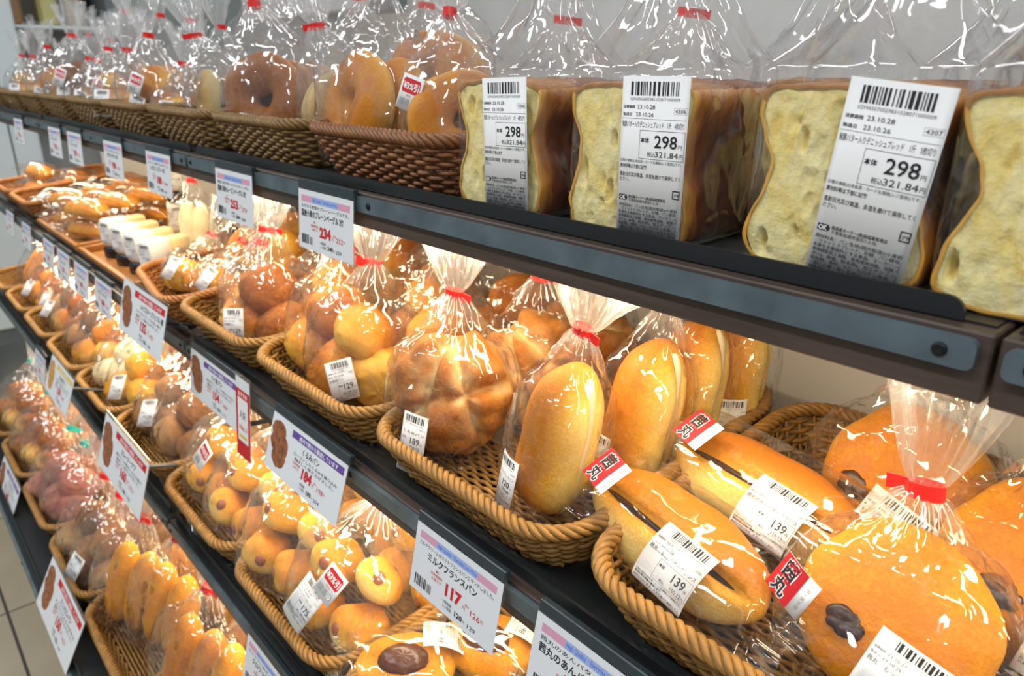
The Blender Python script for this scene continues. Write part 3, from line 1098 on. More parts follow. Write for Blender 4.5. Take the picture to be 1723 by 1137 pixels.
def put_card(pr, x, y, z, label, tilt=12, rz=0, clip=True, cat='price card'):
    """card hanging from a shelf rail: (x, y, z) is the middle of its top edge"""
    root = empty('price_card', (x, y, z), (R(-tilt), 0, R(rz)))
    tag(root, label, cat, 'price cards along the shelf rails')
    w, h = pr.w / 1000, pr.h / 1000
    face = Matrix.Translation((0, -0.0016, -h / 2 - 0.003)) @ Matrix.Rotation(PI / 2, 4, 'X')
    sheet('card', pr, root, face, paper='card')
    build('card_holder', *plate_xz(-w / 2 - 0.002, w / 2 + 0.002, -h - 0.005, 0.004, -0.0012, 0.0, 0.003), M['acrylic'], root, smooth=False)
    if not clip:
        build('holder_arm', *bevel_box(-0.006, 0.006, 0.0, 0.10, -h * 0.62, -h * 0.62 + 0.004, 0.0008), CLIP, root, smooth=False)
    if clip:
        build('clip', *bevel_box(-w / 2, w / 2, -0.002, 0.006, -0.002, 0.010, 0.001), CLIP, root, smooth=False)
    return root

# ------------------------------------------------------------------ bread shapes (local +Z is the baked top)
def torpedo(L, W, H, slit=0.0, slit_w=0.006, seed=1, p=2.4, flat=0.55, bump=0.0012, nu=56, nv=36, bend=0.0):
    u = np.linspace(-1, 1, nu)
    u = np.sin(u * PI / 2)
    r = np.clip(1 - np.abs(u) ** p, 0, 1) ** 0.55
    a = np.arange(nv) * 2 * PI / nv
    U, A = np.meshgrid(u, a, indexing='ij')
    Rr = np.repeat(r[:, None], nv, 1)
    X = U * L / 2
    Y = Rr * W / 2 * np.cos(A)
    Z = Rr * H / 2 * np.sin(A)
    Z = np.where(Z < 0, Z * flat, Z)
    if slit:
        Z = Z - slit * np.exp(-(Y / slit_w) ** 2) * np.clip(1.15 - np.abs(U) ** 4 * 1.3, 0, 1) * (Z > 0)
    Z = Z - bend * (U ** 2)
    P = np.stack([X, Y, Z], -1).reshape(-1, 3)
    P = P * (1 + SNoise(seed, 14)(P)[:, None] * bump / 0.03)
    return P, grid_faces(nu, nv, False, True)


def bagel_shape(Rm=0.038, r=0.024, seed=2, nu=64, nv=28, squash=0.85):
    a = np.arange(nu) * 2 * PI / nu
    b = np.arange(nv) * 2 * PI / nv
    A, B = np.meshgrid(a, b, indexing='ij')
    rr = r * (1 + 0.06 * np.sin(2 * A + seed) + 0.05 * np.sin(3 * A + 1.3 * seed))
    X = (Rm + rr * np.cos(B)) * np.cos(A)
    Y = (Rm + rr * np.cos(B)) * np.sin(A)
    Z = rr * np.sin(B) * squash
    Z = np.where(Z < 0, Z * 0.85, Z)
    P = np.stack([X, Y, Z], -1).reshape(-1, 3)
    P += SNoise(seed, 16)(P)[:, None] * 0.0012 * P / 0.04
    return P, grid_faces(nu, nv, True, True)


def dome(Rr, H, seed=1, cuts=(), depth=0.012, cw=0.10, lump=0.0, nu=40, nv=64, base=0.35, lumpf=22, pale=False):
    """round bread with a rounded underside; cuts: (angle, offset) of straight scores across the top"""
    t = np.linspace(0.0, 1.0, nu)
    ph = t * PI
    a = np.arange(nv) * 2 * PI / nv
    Pm, A = np.meshgrid(ph, a, indexing='ij')
    rad = Rr * np.sin(Pm) ** 0.75
    z = np.cos(Pm)
    Z = np.where(z > 0, H * np.abs(z) ** 0.9, -H * base * np.abs(z) ** 0.7)
    X, Y = rad * np.cos(A), rad * np.sin(A)
    P = np.stack([X, Y, Z], -1).reshape(-1, 3)
    P *= 1 + SNoise(seed, 11)(P)[:, None] * 0.035
    g = np.zeros(len(P))
    if lump:
        f1, f2 = worley(P, seed, lumpf)
        P *= 1 + lump * (0.5 - f1)[:, None]
    for ang, off in cuts:
        al = R(ang)
        d = P[:, 0] * math.sin(al) - P[:, 1] * math.cos(al) - off + 0.003 * np.sin(P[:, 0] * 90 + ang)
        g = np.maximum(g, np.exp(-(d / (cw * Rr)) ** 2) * sstep(-0.15 * H, 0.35 * H, P[:, 2]))
    if len(cuts):
        P *= (1 - depth / Rr * g)[:, None]
        P[:, 2] -= depth * 0.5 * g
    if pale:
        return P, grid_faces(nu, nv, False, True), np.clip(g * 1.1 * (0.55 + 0.9 * SNoise(seed + 3, 40)(P)) + 0.25 * np.clip(SNoise(seed + 4, 18)(P), 0, 1), 0, 1) * 0.85
    return P, grid_faces(nu, nv, False, True)


def lumpy(a, b, c, seed, amt=0.25, f=20, nu=26, nv=36):
    P, F = dome(1.0, 1.0, seed, base=1.0, nu=nu, nv=nv)[:2]
    P = P * np.array([a, b, c])
    f1, f2 = worley(P, seed, f)
    P *= 1 + amt * (0.55 - f1)[:, None]
    return P, F


MESH = {}


def bread(key, fn, mat):
    """one mesh per kind of bread, kept as data and shared by every copy"""
    if key not in MESH:
        r = fn()
        o = build(key, r[0], r[1], M[mat])
        if len(r) == 3:
            o.data.attributes.new('pale', 'FLOAT', 'POINT').data.foreach_set('value', r[2].astype(np.float32))
        MESH[key] = o.data
        bpy.data.objects.remove(o)
    return MESH[key]


def add_part(name, data, parent, Mx=None):
    o = bpy.data.objects.new(name, data)
    COL.objects.link(o)
    o.parent = parent
    if Mx is not None:
        o.matrix_basis = Mx
    return o


def TR(x=0, y=0, z=0, rx=0, ry=0, rz=0, s=1.0):
    return Matrix.Translation((x, y, z)) @ Euler((R(rx), R(ry), R(rz)), 'XYZ').to_matrix().to_4x4() @ Matrix.Diagonal((s, s, s, 1))


def axes(x, y, z, xd, zd):
    """matrix with local X along xd and local Z near zd"""
    xd = Vector(xd).normalized()
    yd = Vector(zd).cross(xd).normalized()
    zz = xd.cross(yd)
    m = Matrix((xd, yd, zz)).transposed().to_4x4()
    m.translation = (x, y, z)
    return m


# ------------------------------------------------------------------ bags
def bag_mesh(prof, tie, fan=0.06, fan_r=(0.035, 0.018), seed=1, wr=0.006, n_exp=3.0, neck_r=0.006, na=84, nz=80, pleats=11, cells=34, ears=0.006, lean=(0, 0)):
    """tied bag. prof: list of (z, rx, ry) from the bottom up to where the film leaves the bread; tie: height of the tie;
    fan: length of the loose end above it; lean: sideways shift of the tie"""
    rs = np.random.RandomState(seed)
    zt = tie + fan
    t = np.linspace(0, 1, nz)
    z0 = np.concatenate([np.linspace(0, tie, int(nz * 0.68), endpoint=False), np.linspace(tie, zt, nz - int(nz * 0.68))])
    pz = [p[0] for p in prof]
    hx = np.interp(z0, pz, [p[1] for p in prof])
    hy = np.interp(z0, pz, [p[2] for p in prof])
    top = pz[-1]
    q = np.clip((z0 - top) / max(tie - top, 1e-6), 0, 1)
    s = (1 - q) ** 0.85 * (1 - 0.25 * np.sin(q * PI))
    rx = hx * s + neck_r * 1.3 * (1 - s)
    ry = hy * s + neck_r * (1 - s)
    e = np.clip((z0 - tie) / max(fan, 1e-6), 0, 1)
    ab = z0 > tie
    rx = np.where(ab, neck_r * 1.3 + (fan_r[0] - neck_r) * e ** 0.7, rx)
    ry = np.where(ab, neck_r + (fan_r[1] - neck_r) * e ** 0.8, ry)
    a = np.arange(na) * 2 * PI / na
    Z, A = np.meshgrid(z0, a, indexing='ij')
    RX, RY, Q, E, AB = (np.repeat(v[:, None], na, 1) for v in (rx, ry, q, e, ab))
    ne = np.where(AB, 2.0, n_exp + (2.0 - n_exp) * Q)
    c, sn = np.cos(A), np.sin(A)
    k = (np.abs(c) ** ne + np.abs(sn) ** ne) ** (-1 / ne)
    pl = np.zeros_like(A)
    for i in range(4):
        m = pleats + rs.randint(-3, 6)
        pl += np.cos(m * A + rs.uniform(0, 6.28) + 0.6 * np.sin(Z * 60 + i)) * rs.uniform(0.5, 1.0)
    pl /= 2.2
    amp = np.where(AB, 0.16 + 0.30 * E, 0.012 + 0.26 * sstep(0.05, 0.9, Q))
    pl = np.sign(pl) * np.abs(pl) ** 0.8
    k = k * (1 + amp * pl)
    X = RX * k * c
    Y = RY * k * sn
    bx = lean[0] * Q + (lean[0] + lean[0] * 0.6 * E) * AB - lean[0] * Q * AB
    by = lean[1] * Q + (lean[1] + lean[1] * 0.6 * E) * AB - lean[1] * Q * AB
    P = np.stack([X, Y, Z], -1).reshape(-1, 3)
    # creases: facets between random points, drawn out along the height near the neck
    f1, f2 = worley(P, seed + 5, cells, (1, 1, 1.6))
    g1, g2 = worley(P + 3.1, seed + 9, cells * 0.5, (1.0, 1.0, 1.4))
    cre = (0.45 - np.minimum(f2 - f1, 0.45)) / 0.45 * 0.8 - f1 * 0.5 + 0.5 * (0.5 - g1)
    dirn = np.stack([X, Y, np.zeros_like(X)], -1).reshape(-1, 3)
    dirn /= np.linalg.norm(dirn, axis=1)[:, None] + 1e-9
    loose = (0.45 + 0.55 * sstep(0.0, 0.25, Q)) * np.where(AB, 0.8, 1.0) * (1 - 0.75 * sstep(0.6, 1.0, Q) * (~AB))
    P += dirn * (cre * wr * loose.reshape(-1))[:, None]
    P[:, 2] += (cre * wr * 0.6 * loose.reshape(-1)) * (P[:, 2] > 0.01)
    P[:, 0] += bx.reshape(-1)
    P[:, 1] += by.reshape(-1)
    # ragged open end
    zz = P[:, 2].reshape(len(z0), na)
    zz += np.repeat(e[:, None], na, 1) ** 2 * 0.010 * np.sin(2 * A + seed) + np.repeat(e[:, None], na, 1) ** 2 * 0.006 * np.sin(5 * A + 2 * seed)
    P[:, 2] = zz.reshape(-1)
    F = grid_faces(len(z0), na, False, True)
    # closed bottom
    b0 = len(P)
    ring = P[:na]
    P = np.concatenate([P, ring * np.array([0.55, 0.55, 1]) + np.array([0, 0, -0.001]), [[0, 0, 0.0]]])
    j = np.arange(na)
    j2 = (j + 1) % na
    F = np.concatenate([F, np.stack([j2, j, b0 + j, b0 + j2], 1)])
    FL = [list(f) for f in F] + [[b0 + int(x), b0 + na, b0 + int(y)] for x, y in zip(j2, j)]
    gat = np.where(AB, 1.0 - 0.45 * E, sstep(0.25, 1.0, Q)).reshape(-1)
    gat = np.concatenate([gat, np.zeros(len(P) - len(gat))])
    return P, FL, gat


def pillow_mesh(L, W, H, tail=0.035, seed=1, wr=0.0025, nu=90, nv=64, cells=34, endw=1.15):
    """flow-wrap: a tube of film along X pressed flat at both ends"""
    rs = np.random.RandomState(seed)
    half = L / 2 + tail
    x = np.linspace(-half, half, nu)
    d = np.clip((np.abs(x) - L / 2 * 0.62) / (L / 2 * 0.38 + tail * 0.35), 0, 1)
    body = np.sqrt(np.clip(1 - d ** 2.2, 0, 1))
    a = np.arange(nv) * 2 * PI / nv
    X, A = np.meshgrid(x, a, indexing='ij')
    Bd = np.repeat(body[:, None], nv, 1)
    c, s = np.cos(A), np.sin(A)
    k = (np.abs(c) ** 2.5 + np.abs(s) ** 2.5) ** (-1 / 2.5)
    end = 1 - Bd
    Y = k * c * (W / 2) * (Bd + end * endw * 0.9)
    Z = k * s * (H / 2) * Bd + end * 0.004 * np.sin(7 * Y / W * 3 + seed) + end * s * 0.0012
    P = np.stack([X, Y, Z], -1).reshape(-1, 3)
    f1, f2 = worley(P, seed, cells, (2.0, 1, 1))
    cre = (0.45 - np.minimum(f2 - f1, 0.45)) / 0.45 * 0.8 - f1 * 0.5
    dirn = np.stack([np.zeros_like(X), Y / W, Z / H], -1).reshape(-1, 3)
    dirn /= np.linalg.norm(dirn, axis=1)[:, None] + 1e-9
    P += dirn * (cre * wr)[:, None]
    sd = 1 / (1 + np.exp(-P[:, 0] * 400))
    P[:, 0] += end.reshape(-1) * 0.006 * np.sin(P[:, 1] / W * 9 + seed) * (2 * sd - 1)
    return P, grid_faces(nu, nv, False, True)


def tie_mesh(w=0.012, h=0.0095, tail=0.012):
    """tape folded round the neck, both ends pinched together into a tail at one side"""
    n = 18
    a = np.linspace(0, 2 * PI, n, endpoint=False)
    o = np.stack([w * np.cos(a), 0.0085 * np.sin(a)], 1)
    P = []
    for z in (-h / 2, h / 2):
        for p in o:
            P.append((p[0], p[1], z))
    F = [[i, (i + 1) % n, n + (i + 1) % n, n + i] for i in range(n)]
    V2, F2 = bevel_box(w * 0.7, w + tail, -0.0007, 0.0007, -h / 2, h / 2, 0.0002)
    return join([(P, F), (V2, F2)])


TIE = {}


def add_tie(parent, z, color='red', lean=(0, 0), rz=20, s=1.0):
    if color not in TIE:
        o = build('tape_tie', *tie_mesh(), M[color + '_tape'], smooth=False)
        TIE[color] = o.data
        bpy.data.objects.remove(o)
    return add_part('tape_tie', TIE[color], parent, TR(lean[0], lean[1], z, 0, 8, rz, s))


BAG = {}


def build_bag(mat, parent=None, **kw):
    V, F, g = bag_mesh(**kw)
    o = build('bag', V, F, M[mat], parent)
    at = o.data.attributes.new('gather', 'FLOAT', 'POINT')
    at.data.foreach_set('value', g.astype(np.float32))
    return o


def bag_data(key, mat='film', **kw):
    if key not in BAG:
        o = build_bag(mat, **kw)
        BAG[key] = o.data
        bpy.data.objects.remove(o)
    return BAG[key]


# ------------------------------------------------------------------ Danish loaves
HALF = [(0.050, 0.0), (0.0585, 0.004), (0.0615, 0.012), (0.0612, 0.026), (0.058, 0.040), (0.0525, 0.054), (0.0495, 0.066), (0.0505, 0.078),
        (0.0555, 0.090), (0.0602, 0.100), (0.0618, 0.110), (0.0608, 0.1175), (0.056, 0.1215)]


def loaf_outline(seed, waist=1.0, n=120):
    h = np.array(HALF)
    mid = 0.0605 - h[:, 0]
    h[:, 0] = 0.0605 - mid * waist
    pts = np.concatenate([h, [[0.03, 0.1235], [0.0, 0.1242], [-0.03, 0.1232]], h[::-1] * [-1, 1]])
    d = np.concatenate([[0], np.cumsum(np.linalg.norm(np.diff(np.vstack([pts, pts[:1]]), axis=0), axis=1))])
    s = np.linspace(0, d[-1], n, endpoint=False)
    pc = np.vstack([pts, pts[:1]])
    o = np.stack([np.interp(s, d, pc[:, 0]), np.interp(s, d, pc[:, 1])], 1)
    rs = np.random.RandomState(seed)
    k = np.arange(n) / n * 2 * PI
    w = sum(rs.uniform(0.0003, 0.0009) * np.sin(m * k + rs.uniform(0, 6)) for m in (3, 5, 8, 13, 21))
    c = np.array([0, 0.06])
    dirs = o - c
    dirs /= np.linalg.norm(dirs, axis=1)[:, None]
    o = o + dirs * w[:, None]
    for _ in range(2):
        o = (np.roll(o, 1, 0) + 2 * o + np.roll(o, -1, 0)) / 4
    return o


def make_loaf(parent, seed, waist=1.0, depth=0.125):
    o = loaf_outline(seed, waist)
    n = len(o)
    c = np.array([0.0, 0.062])
    # crust sleeve
    nd = 40
    ys = np.linspace(0, depth, nd)
    V = []
    nz1 = SNoise(seed, 30)
    ys[0], ys[1], ys[2] = 0.0008, 0.0002, 0.0022
    ys[-1], ys[-2], ys[-3] = depth - 0.0008, depth - 0.0002, depth - 0.0022
    for k_, y in enumerate(ys):
        sc = 1.0 - 0.018 * np.exp(-y / 0.004) - 0.018 * np.exp(-(depth - y) / 0.004)
        if k_ in (0, nd - 1):
            sc = 0.945
        p = c + (o - c) * sc
        V.append(np.column_stack([p[:, 0], np.full(n, y), p[:, 1]]))
    V = np.concatenate(V)
    # layers of folded dough: ridges fanning down from the top edge
    top = V[:, 2]
    ridge = np.sin((V[:, 1] * 900 + np.sin(V[:, 2] * 60 + seed) * 5 + top * 120))
    q = (V - np.array([0, 0, 0.062]))
    q[:, 1] = 0
    q /= np.linalg.norm(q, axis=1)[:, None]
    V = V + q * (0.0006 * ridge + 0.0011 * nz1(V * np.array([1, 2.2, 1])))[:, None]
    sleeve = build('crust', V, grid_faces(nd, n, False, True), [M['danish'], M['toast_top']], parent)
    mid = V.reshape(nd, n, 3).mean(0)
    iscap = (mid[:, 2] > 0.1165)
    mi = np.repeat(iscap[None, :], nd - 1, 0).astype(int).reshape(-1)
    sleeve.data.polygons.foreach_set('material_index', mi.astype(np.int32))
    # cut faces with open crumb
    nr = 46
    for side, y0 in ((-1, 0.0020), (1, depth - 0.0020)):
        fr = np.linspace(1.0, 0.02, nr)
        P = np.concatenate([np.column_stack([(c + (o - c) * f * 0.972)[:, 0], np.full(n, y0), (c + (o - c) * f * 0.972)[:, 1]]) for f in fr])
        f1, f2 = worley(P * np.array([1, 0.2, 1]), seed + 31 * (side + 2), 95, (1.0, 1.0, 2.3))
        hole = np.clip(0.36 - f1, 0, 1) / 0.36
        g1, g2 = worley(P * np.array([1, 0.2, 1]), seed + 17 * (side + 2), 62, (0.9, 1.0, 2.4))
        big = np.clip(0.27 - g1, 0, 1) / 0.27
        inner = np.repeat(sstep(0.0, 0.10, 1 - fr), n)
        P[:, 1] -= side * inner * (0.0030 * hole ** 0.6 + 0.0120 * big ** 0.5)
        P[:, 1] += side * 0.0006 * SNoise(seed + 2, 60)(P)
        F = grid_faces(nr, n, False, True)
        if side > 0:
            F = F[:, ::-1]
        build('crumb_face', P, F, M['crumb'], parent)


LOAFS = [(-0.557, 0.474, 0, 11, '4306', '4', (0.020, 0.060, 1.5), 'Danish loaf nearest the bagel basket, leftmost of the loaves'),
         (-0.395, 0.474, 2, 12, '4306', '4', (0.030, 0.062, 0), 'second Danish loaf from the bagel basket with upright label'),
         (-0.220, 0.474, 0, 13, '4307', '5', (0.028, 0.060, -6), 'Danish loaf with tilted five-slice label, third from the bagels'),
         (-0.090, 0.470, 1, 14, '4307', '5', (0.036, 0.060, -9), 'rightmost Danish loaf cut off by the right edge')]
LP = {}
for i, (x, y, rz, seed, code, pcs, lab, txt) in enumerate(LOAFS):
    root = empty('bagged_loaf', (x, y, DECK[1] + 0.001), (0, 0, R(rz)))
    tag(root, txt, 'bread', 'Danish loaves on the top shelf')
    make_loaf(root, seed, [1.0, 0.8, 1.25, 1.35][i])
    bd = build_bag('film_big', root, prof=[(0, 0.060, 0.0625), (0.004, 0.0655, 0.068), (0.05, 0.066, 0.0680), (0.122, 0.066, 0.0675), (0.135, 0.0655, 0.066)], tie=0.235 + 0.01 * (i % 2), fan=0.05, fan_r=(0.05, 0.025),
                   seed=seed, wr=0.0042, n_exp=7.0, cells=20, pleats=8, na=120, nz=90, lean=(0.008 * (-1) ** i, 0.01))
    bd.location = (0, 0.0625, 0)
    add_tie(bd, 0.235 + 0.01 * (i % 2), 'red', (0.008 * (-1) ** i, 0.01))
    if lab:
        key = code + pcs
        LP.setdefault(key, loaf_label(code, pcs, 40 + int(pcs)))
        Mx = Matrix.Translation((lab[0], -0.0088, lab[1])) @ Matrix.Rotation(PI / 2, 4, 'X') @ Matrix.Rotation(R(lab[2]), 4, 'Z')
        sheet('price_label', LP[key], root, Mx, bx=0.35)

# ------------------------------------------------------------------ bagged breads
TICKET, LOGO = ticket(), maru_logo()
LBL = {
    'walnut': small_label('くるみパン', '189', '204.12', '4970', 6),
    'milk': small_label('ミルクフランスパン', '120', '129.60', '5609', 7),
    'akane': bread_label('茜丸のあんバターフランス', '139', '150.12', '5584', 56, 54, 8),
    'mochi': bread_label('茜丸　もっちり粒あんぱ', '158', '170.64', '5590', 66, 58, 10),
    'bagel': bread_label('プレーンベーグル', '246', '265.68', '4420', 46, 50, 11),
    'sausage': bread_label('ウインナーロール', '175', '189.00', '4410', 44, 60, 12),
    'choco': bread_label('チョコクリームパン', '98', '105.84', '4415', 44, 54, 13),
    'plain': bread_label('お徳用パン', '129', '139.32', '4430', 40, 50, 14),
}
for k_, nm_ in (('sausage', 0), ('choco', 0), ('plain', 0), ('bagel', 0)):
    pass


def face(x, y, z, n, up=(0, 0, 1), roll=0):
    """matrix for a sheet whose front looks along n"""
    n = Vector(n).normalized()
    xa = Vector(up).cross(n).normalized()
    ya = n.cross(xa)
    m = Matrix((xa, ya, n)).transposed().to_4x4()
    m.translation = (x, y, z)
    return m @ Matrix.Rotation(R(roll), 4, 'Z')


FT = {}   # kinds: function(root, variant)


def k_walnut(root, v=0):
    d = bread('walnut_bread', lambda: dome(0.069, 0.052, 6, cuts=[(15, 0.010), (75, -0.020), (110, 0.026)], depth=0.014, cw=0.12, lump=0.16, base=0.55, lumpf=34, nu=64, nv=96, pale=True), 'walnut')
    add_part('bread', d, root, axes(0, 0.0, 0.071, (1, 0.25, 0.1), (0.10, -0.88, 0.34)) @ Matrix.Rotation(0.6 * v, 4, 'Z'))
    b = add_part('bag', bag_data(('walnut', v), 'film_fine', prof=[(0, .052, .042), (.010, .066, .053), (.06, .0735, .060), (.105, .070, .055), (.125, .062, .050)], tie=.187, fan=.085, fan_r=(.048, .022), seed=20 + v, cells=30, pleats=15, na=120), root)
    add_tie(b, .185, 'red', rz=-15 + 30 * v)
    if v != 2:
        sheet('price_label', LBL['walnut'], root, face(-0.012, -0.0625, 0.030, (-0.12, -1, 0.12), roll=-4), bx=0.08)


def k_milk(root, v=0):
    d = bread('milk_roll', lambda: torpedo(0.182, 0.090, 0.082, 0.010, 0.0060, 8, flat=0.85, p=2.8), 'milk_crust')
    c = bread('milk_cream_filling', lambda: torpedo(0.160, 0.020, 0.032, 0, seed=9, flat=0.6, nu=30, nv=14), 'cream')
    Mx = axes(0, 0, 0.096, (0, 0, 1), (0.97, -0.06, 0))
    add_part('bread', d, root, Mx)
    add_part('cream_filling', c, root, Mx @ Matrix.Translation((0, 0, 0.020)))
    b = add_part('bag', bag_data(('milk', v % 3), 'film_fine', prof=[(0, .034, .030), (.012, .046, .042), (.06, .052, .049), (.11, .052, .049), (.145, .047, .043), (.16, .043, .039)], tie=.222, fan=.060, fan_r=(.040, .022), seed=30 + v % 3, cells=34, pleats=14, na=120), root)
    add_tie(b, .222, 'red', rz=-10 + 25 * v, s=0.95)
    sheet('price_label', LBL['milk'], root, face(-0.022 if v < 2 else 0.018, -0.050, 0.050, (-0.45 if v < 2 else 0.5, -1, 0.05), roll=3), bx=0.045)


def k_akane(root, v=0):
    d = bread('bean_roll', lambda: torpedo(0.205, 0.084, 0.068, 0.012, 0.0045, 10, flat=0.8, p=2.8), 'akane_crust')
    c = bread('bean_filling', lambda: torpedo(0.165, 0.012, 0.032, 0, seed=11, flat=0.6, nu=30, nv=14), 'bean')
    Mx = axes(0, 0, 0.045, (1, 0, 0), (0, -0.80, 0.60))
    add_part('bread', d, root, Mx)
    add_part('bean_filling', c, root, Mx @ Matrix.Translation((0, 0, 0.0125)))
    pk = ('akane', v)
    if pk not in BAG:
        o = build('bag', *pillow_mesh(0.215, 0.100, 0.080, 0.036, 50 + v, cells=30, wr=0.003), M['film_tight'])
        BAG[pk] = o.data
        bpy.data.objects.remove(o)
    add_part('bag', BAG[pk], root, Matrix.Translation((0, 0, 0.046)) @ Matrix.Rotation(R(28), 4, 'X'))
    sheet('price_label', LBL['akane'], root, face(0.044, -0.042, 0.058, (0.05, -0.80, 0.62), roll=-3), by=0.06)
    sheet('logo_sticker', LOGO, root, face(-0.056, -0.036, 0.0885, (-0.08, -0.64, 0.77), roll=-5), by=0.30)


def k_mochi(root, v=0):
    d = bread('bean_bun', lambda: dome(0.074, 0.034, 15, base=0.5, lump=0.07, lumpf=24, nu=56, nv=80), 'yellow')
    bn = bread('bean_paste_patch', lambda: lumpy(0.019, 0.011, 0.005, 19, 0.9, 60), 'bean')
    Mx = axes(0, 0, 0.080, (1, 0.15, 0.1), (0.05, -0.82, 0.56))
    add_part('bread', d, root, Mx)
    add_part('bean_paste', bn, root, Mx @ Matrix.Translation((-0.030, -0.020, 0.0305)))
    b = add_part('bag', bag_data(('mochi', v), 'film_fine', prof=[(0, .060, .045), (.012, .076, .060), (.06, .086, .066), (.105, .084, .062), (.135, .066, .05)], tie=.188, fan=.082, fan_r=(.036, .018), seed=40 + v, cells=26, na=110, nz=100), root)
    add_tie(b, .188, 'red', rz=165, s=1.25)
    sheet('price_label', LBL['mochi'], root, face(0.030, -0.0755, 0.068, (0.10, -0.90, 0.42), roll=-16), bx=0.10)
    if v == 0:
        sheet('logo_sticker', LOGO, root, face(-0.064, -0.058, 0.098, (-0.38, -0.88, 0.30), roll=-16), bx=0.08)


def k_bagel(root, v=0, mat='bagel', tagged=True, rot=(-0.30, -0.92, 0.22)):
    for i, s in enumerate((-1, 1)):
        d = bread(mat + '_%d' % i, lambda: bagel_shape(0.036, 0.0265, 3 + i), mat)
        n = Vector(rot).normalized()
        add_part('bagel', d, root, axes(0, 0, 0.062, (1, 0.3, 0), rot) if False else (Matrix.Translation(Vector((0, 0, 0.063)) - n * s * 0.021) @ Vector((0, 0, 1)).rotation_difference(n).to_matrix().to_4x4() @ Matrix.Rotation(v + 2.0 * i, 4, 'Z')))
    b = add_part('bag', bag_data(('bagel', v), 'film', prof=[(0, .052, .040), (.010, .066, .050), (.06, .071, .055), (.11, .068, .050), (.135, .062, .044)], tie=.19, fan=.075, fan_r=(.045, .02), seed=60 + v, cells=22, lean=(0.012 * (1 - v), 0)), root)
    add_tie(b, .19, 'red', (0.012 * (1 - v), 0), rz=30 + 40 * v)
    if tagged:
        sheet('price_label', LBL['bagel'], root, face(0.006, -0.058, 0.022, (0.05, -1, 0.1), roll=-6), bx=0.12)


def k_lumps(root, v=0, mat='pastry', n=3, size=(0.045, 0.036, 0.030), tie='red', tagged=True, seed=70, tickets=False, lum=0.16, bagm='film', lab='plain', tall=0.0):
    rs = np.random.RandomState(seed + v)
    pos = {1: [(0, 0, 0.045)], 2: [(-0.032, 0, 0.038), (0.034, 0.004, 0.040)], 3: [(-0.036, -0.008, 0.034), (0.036, -0.004, 0.036), (0.0, 0.004, 0.086)],
           4: [(-0.036, -0.012, 0.032), (0.036, -0.010, 0.034), (-0.03, 0.006, 0.088), (0.034, 0.004, 0.086)]}[n]
    for i, p in enumerate(pos):
        d = bread('%s_%d_%s' % (mat, i, size), lambda: lumpy(size[0], size[1], size[2], seed + i, lum, 26), mat)
        add_part('bread', d, root, TR(p[0], p[1], p[2], rs.uniform(30, 70), rs.uniform(-25, 25), rs.uniform(0, 360)))
    h = {1: .085, 2: .085, 3: .125, 4: .125}[n] + tall
    w = .060 if n == 1 else .076
    b = add_part('bag', bag_data(('lumps', n, v, bagm, tall), bagm, prof=[(0, w * .75, .040), (.010, w * .93, .050), (h * .45, w, .056), (h * .85, w * .92, .050), (h, w * .8, .042)], tie=h + .055, fan=.07, fan_r=(.042, .02), seed=seed + 11 * v, cells=28, lean=(rs.uniform(-.015, .015), 0)), root)
    add_tie(b, h + .055, tie, rz=rs.uniform(-40, 40))
    if tagged:
        sheet('price_label', LBL[lab], root, face(rs.uniform(-0.02, 0.02), -0.0575, 0.040, (0.05, -1, 0.15), roll=rs.uniform(-25, 25)), bx=0.15)
    if tickets:
        sheet('discount_sticker', TICKET, root, face(0.02, -0.0595, 0.085, (0.05, -1, 0.15), roll=-18), bx=0.2)


def k_sausage(root, v=0, ticket_on=False, tagged=True):
    """bag of small sausage buns"""
    rs = np.random.RandomState(90 + v)
    bun = bread('sausage_bun', lambda: torpedo(0.072, 0.062, 0.056, 0.004, 0.01, seed=91, p=4.5, flat=0.8, nu=34, nv=28), 'pale_bun')
    sau = bread('sausage_end', lambda: torpedo(0.0755, 0.021, 0.021, 0, seed=92, p=14, flat=1.0, nu=16, nv=16), 'sausage')
    pos = [(-0.040, -0.010, 0.032, 20), (0.040, -0.014, 0.034, -30), (-0.036, 0.004, 0.088, -10), (0.040, 0.0, 0.090, 40)]
    for p in pos:
        Mx = TR(p[0], p[1], p[2], rs.uniform(15, 45), rs.uniform(-20, 20), 90 + p[3] + rs.uniform(-15, 15))
        a = add_part('bun', bun, root, Mx)
        add_part('sausage', sau, a, Matrix.Translation((0, 0, 0.004)))
    b = add_part('bag', bag_data(('sausage', v), 'film', prof=[(0, .062, .042), (.010, .078, .055), (.06, .087, .062), (.11, .082, .056), (.13, .070, .046)], tie=.185, fan=.06, fan_r=(.042, .02), seed=95 + v, cells=22, lean=(0.01, 0)), root)
    add_tie(b, .185, 'red', (0.01, 0), rz=20 + 50 * v)
    if tagged:
        sheet('price_label', LBL['sausage'], root, face(-0.016, -0.064, 0.052, (-0.05, -1, 0.1), roll=-24), bx=0.12)
    if ticket_on:
        sheet('discount_sticker', TICKET, root, face(0.020, -0.066, 0.088, (0.05, -1, 0.15), roll=-24), bx=0.2)


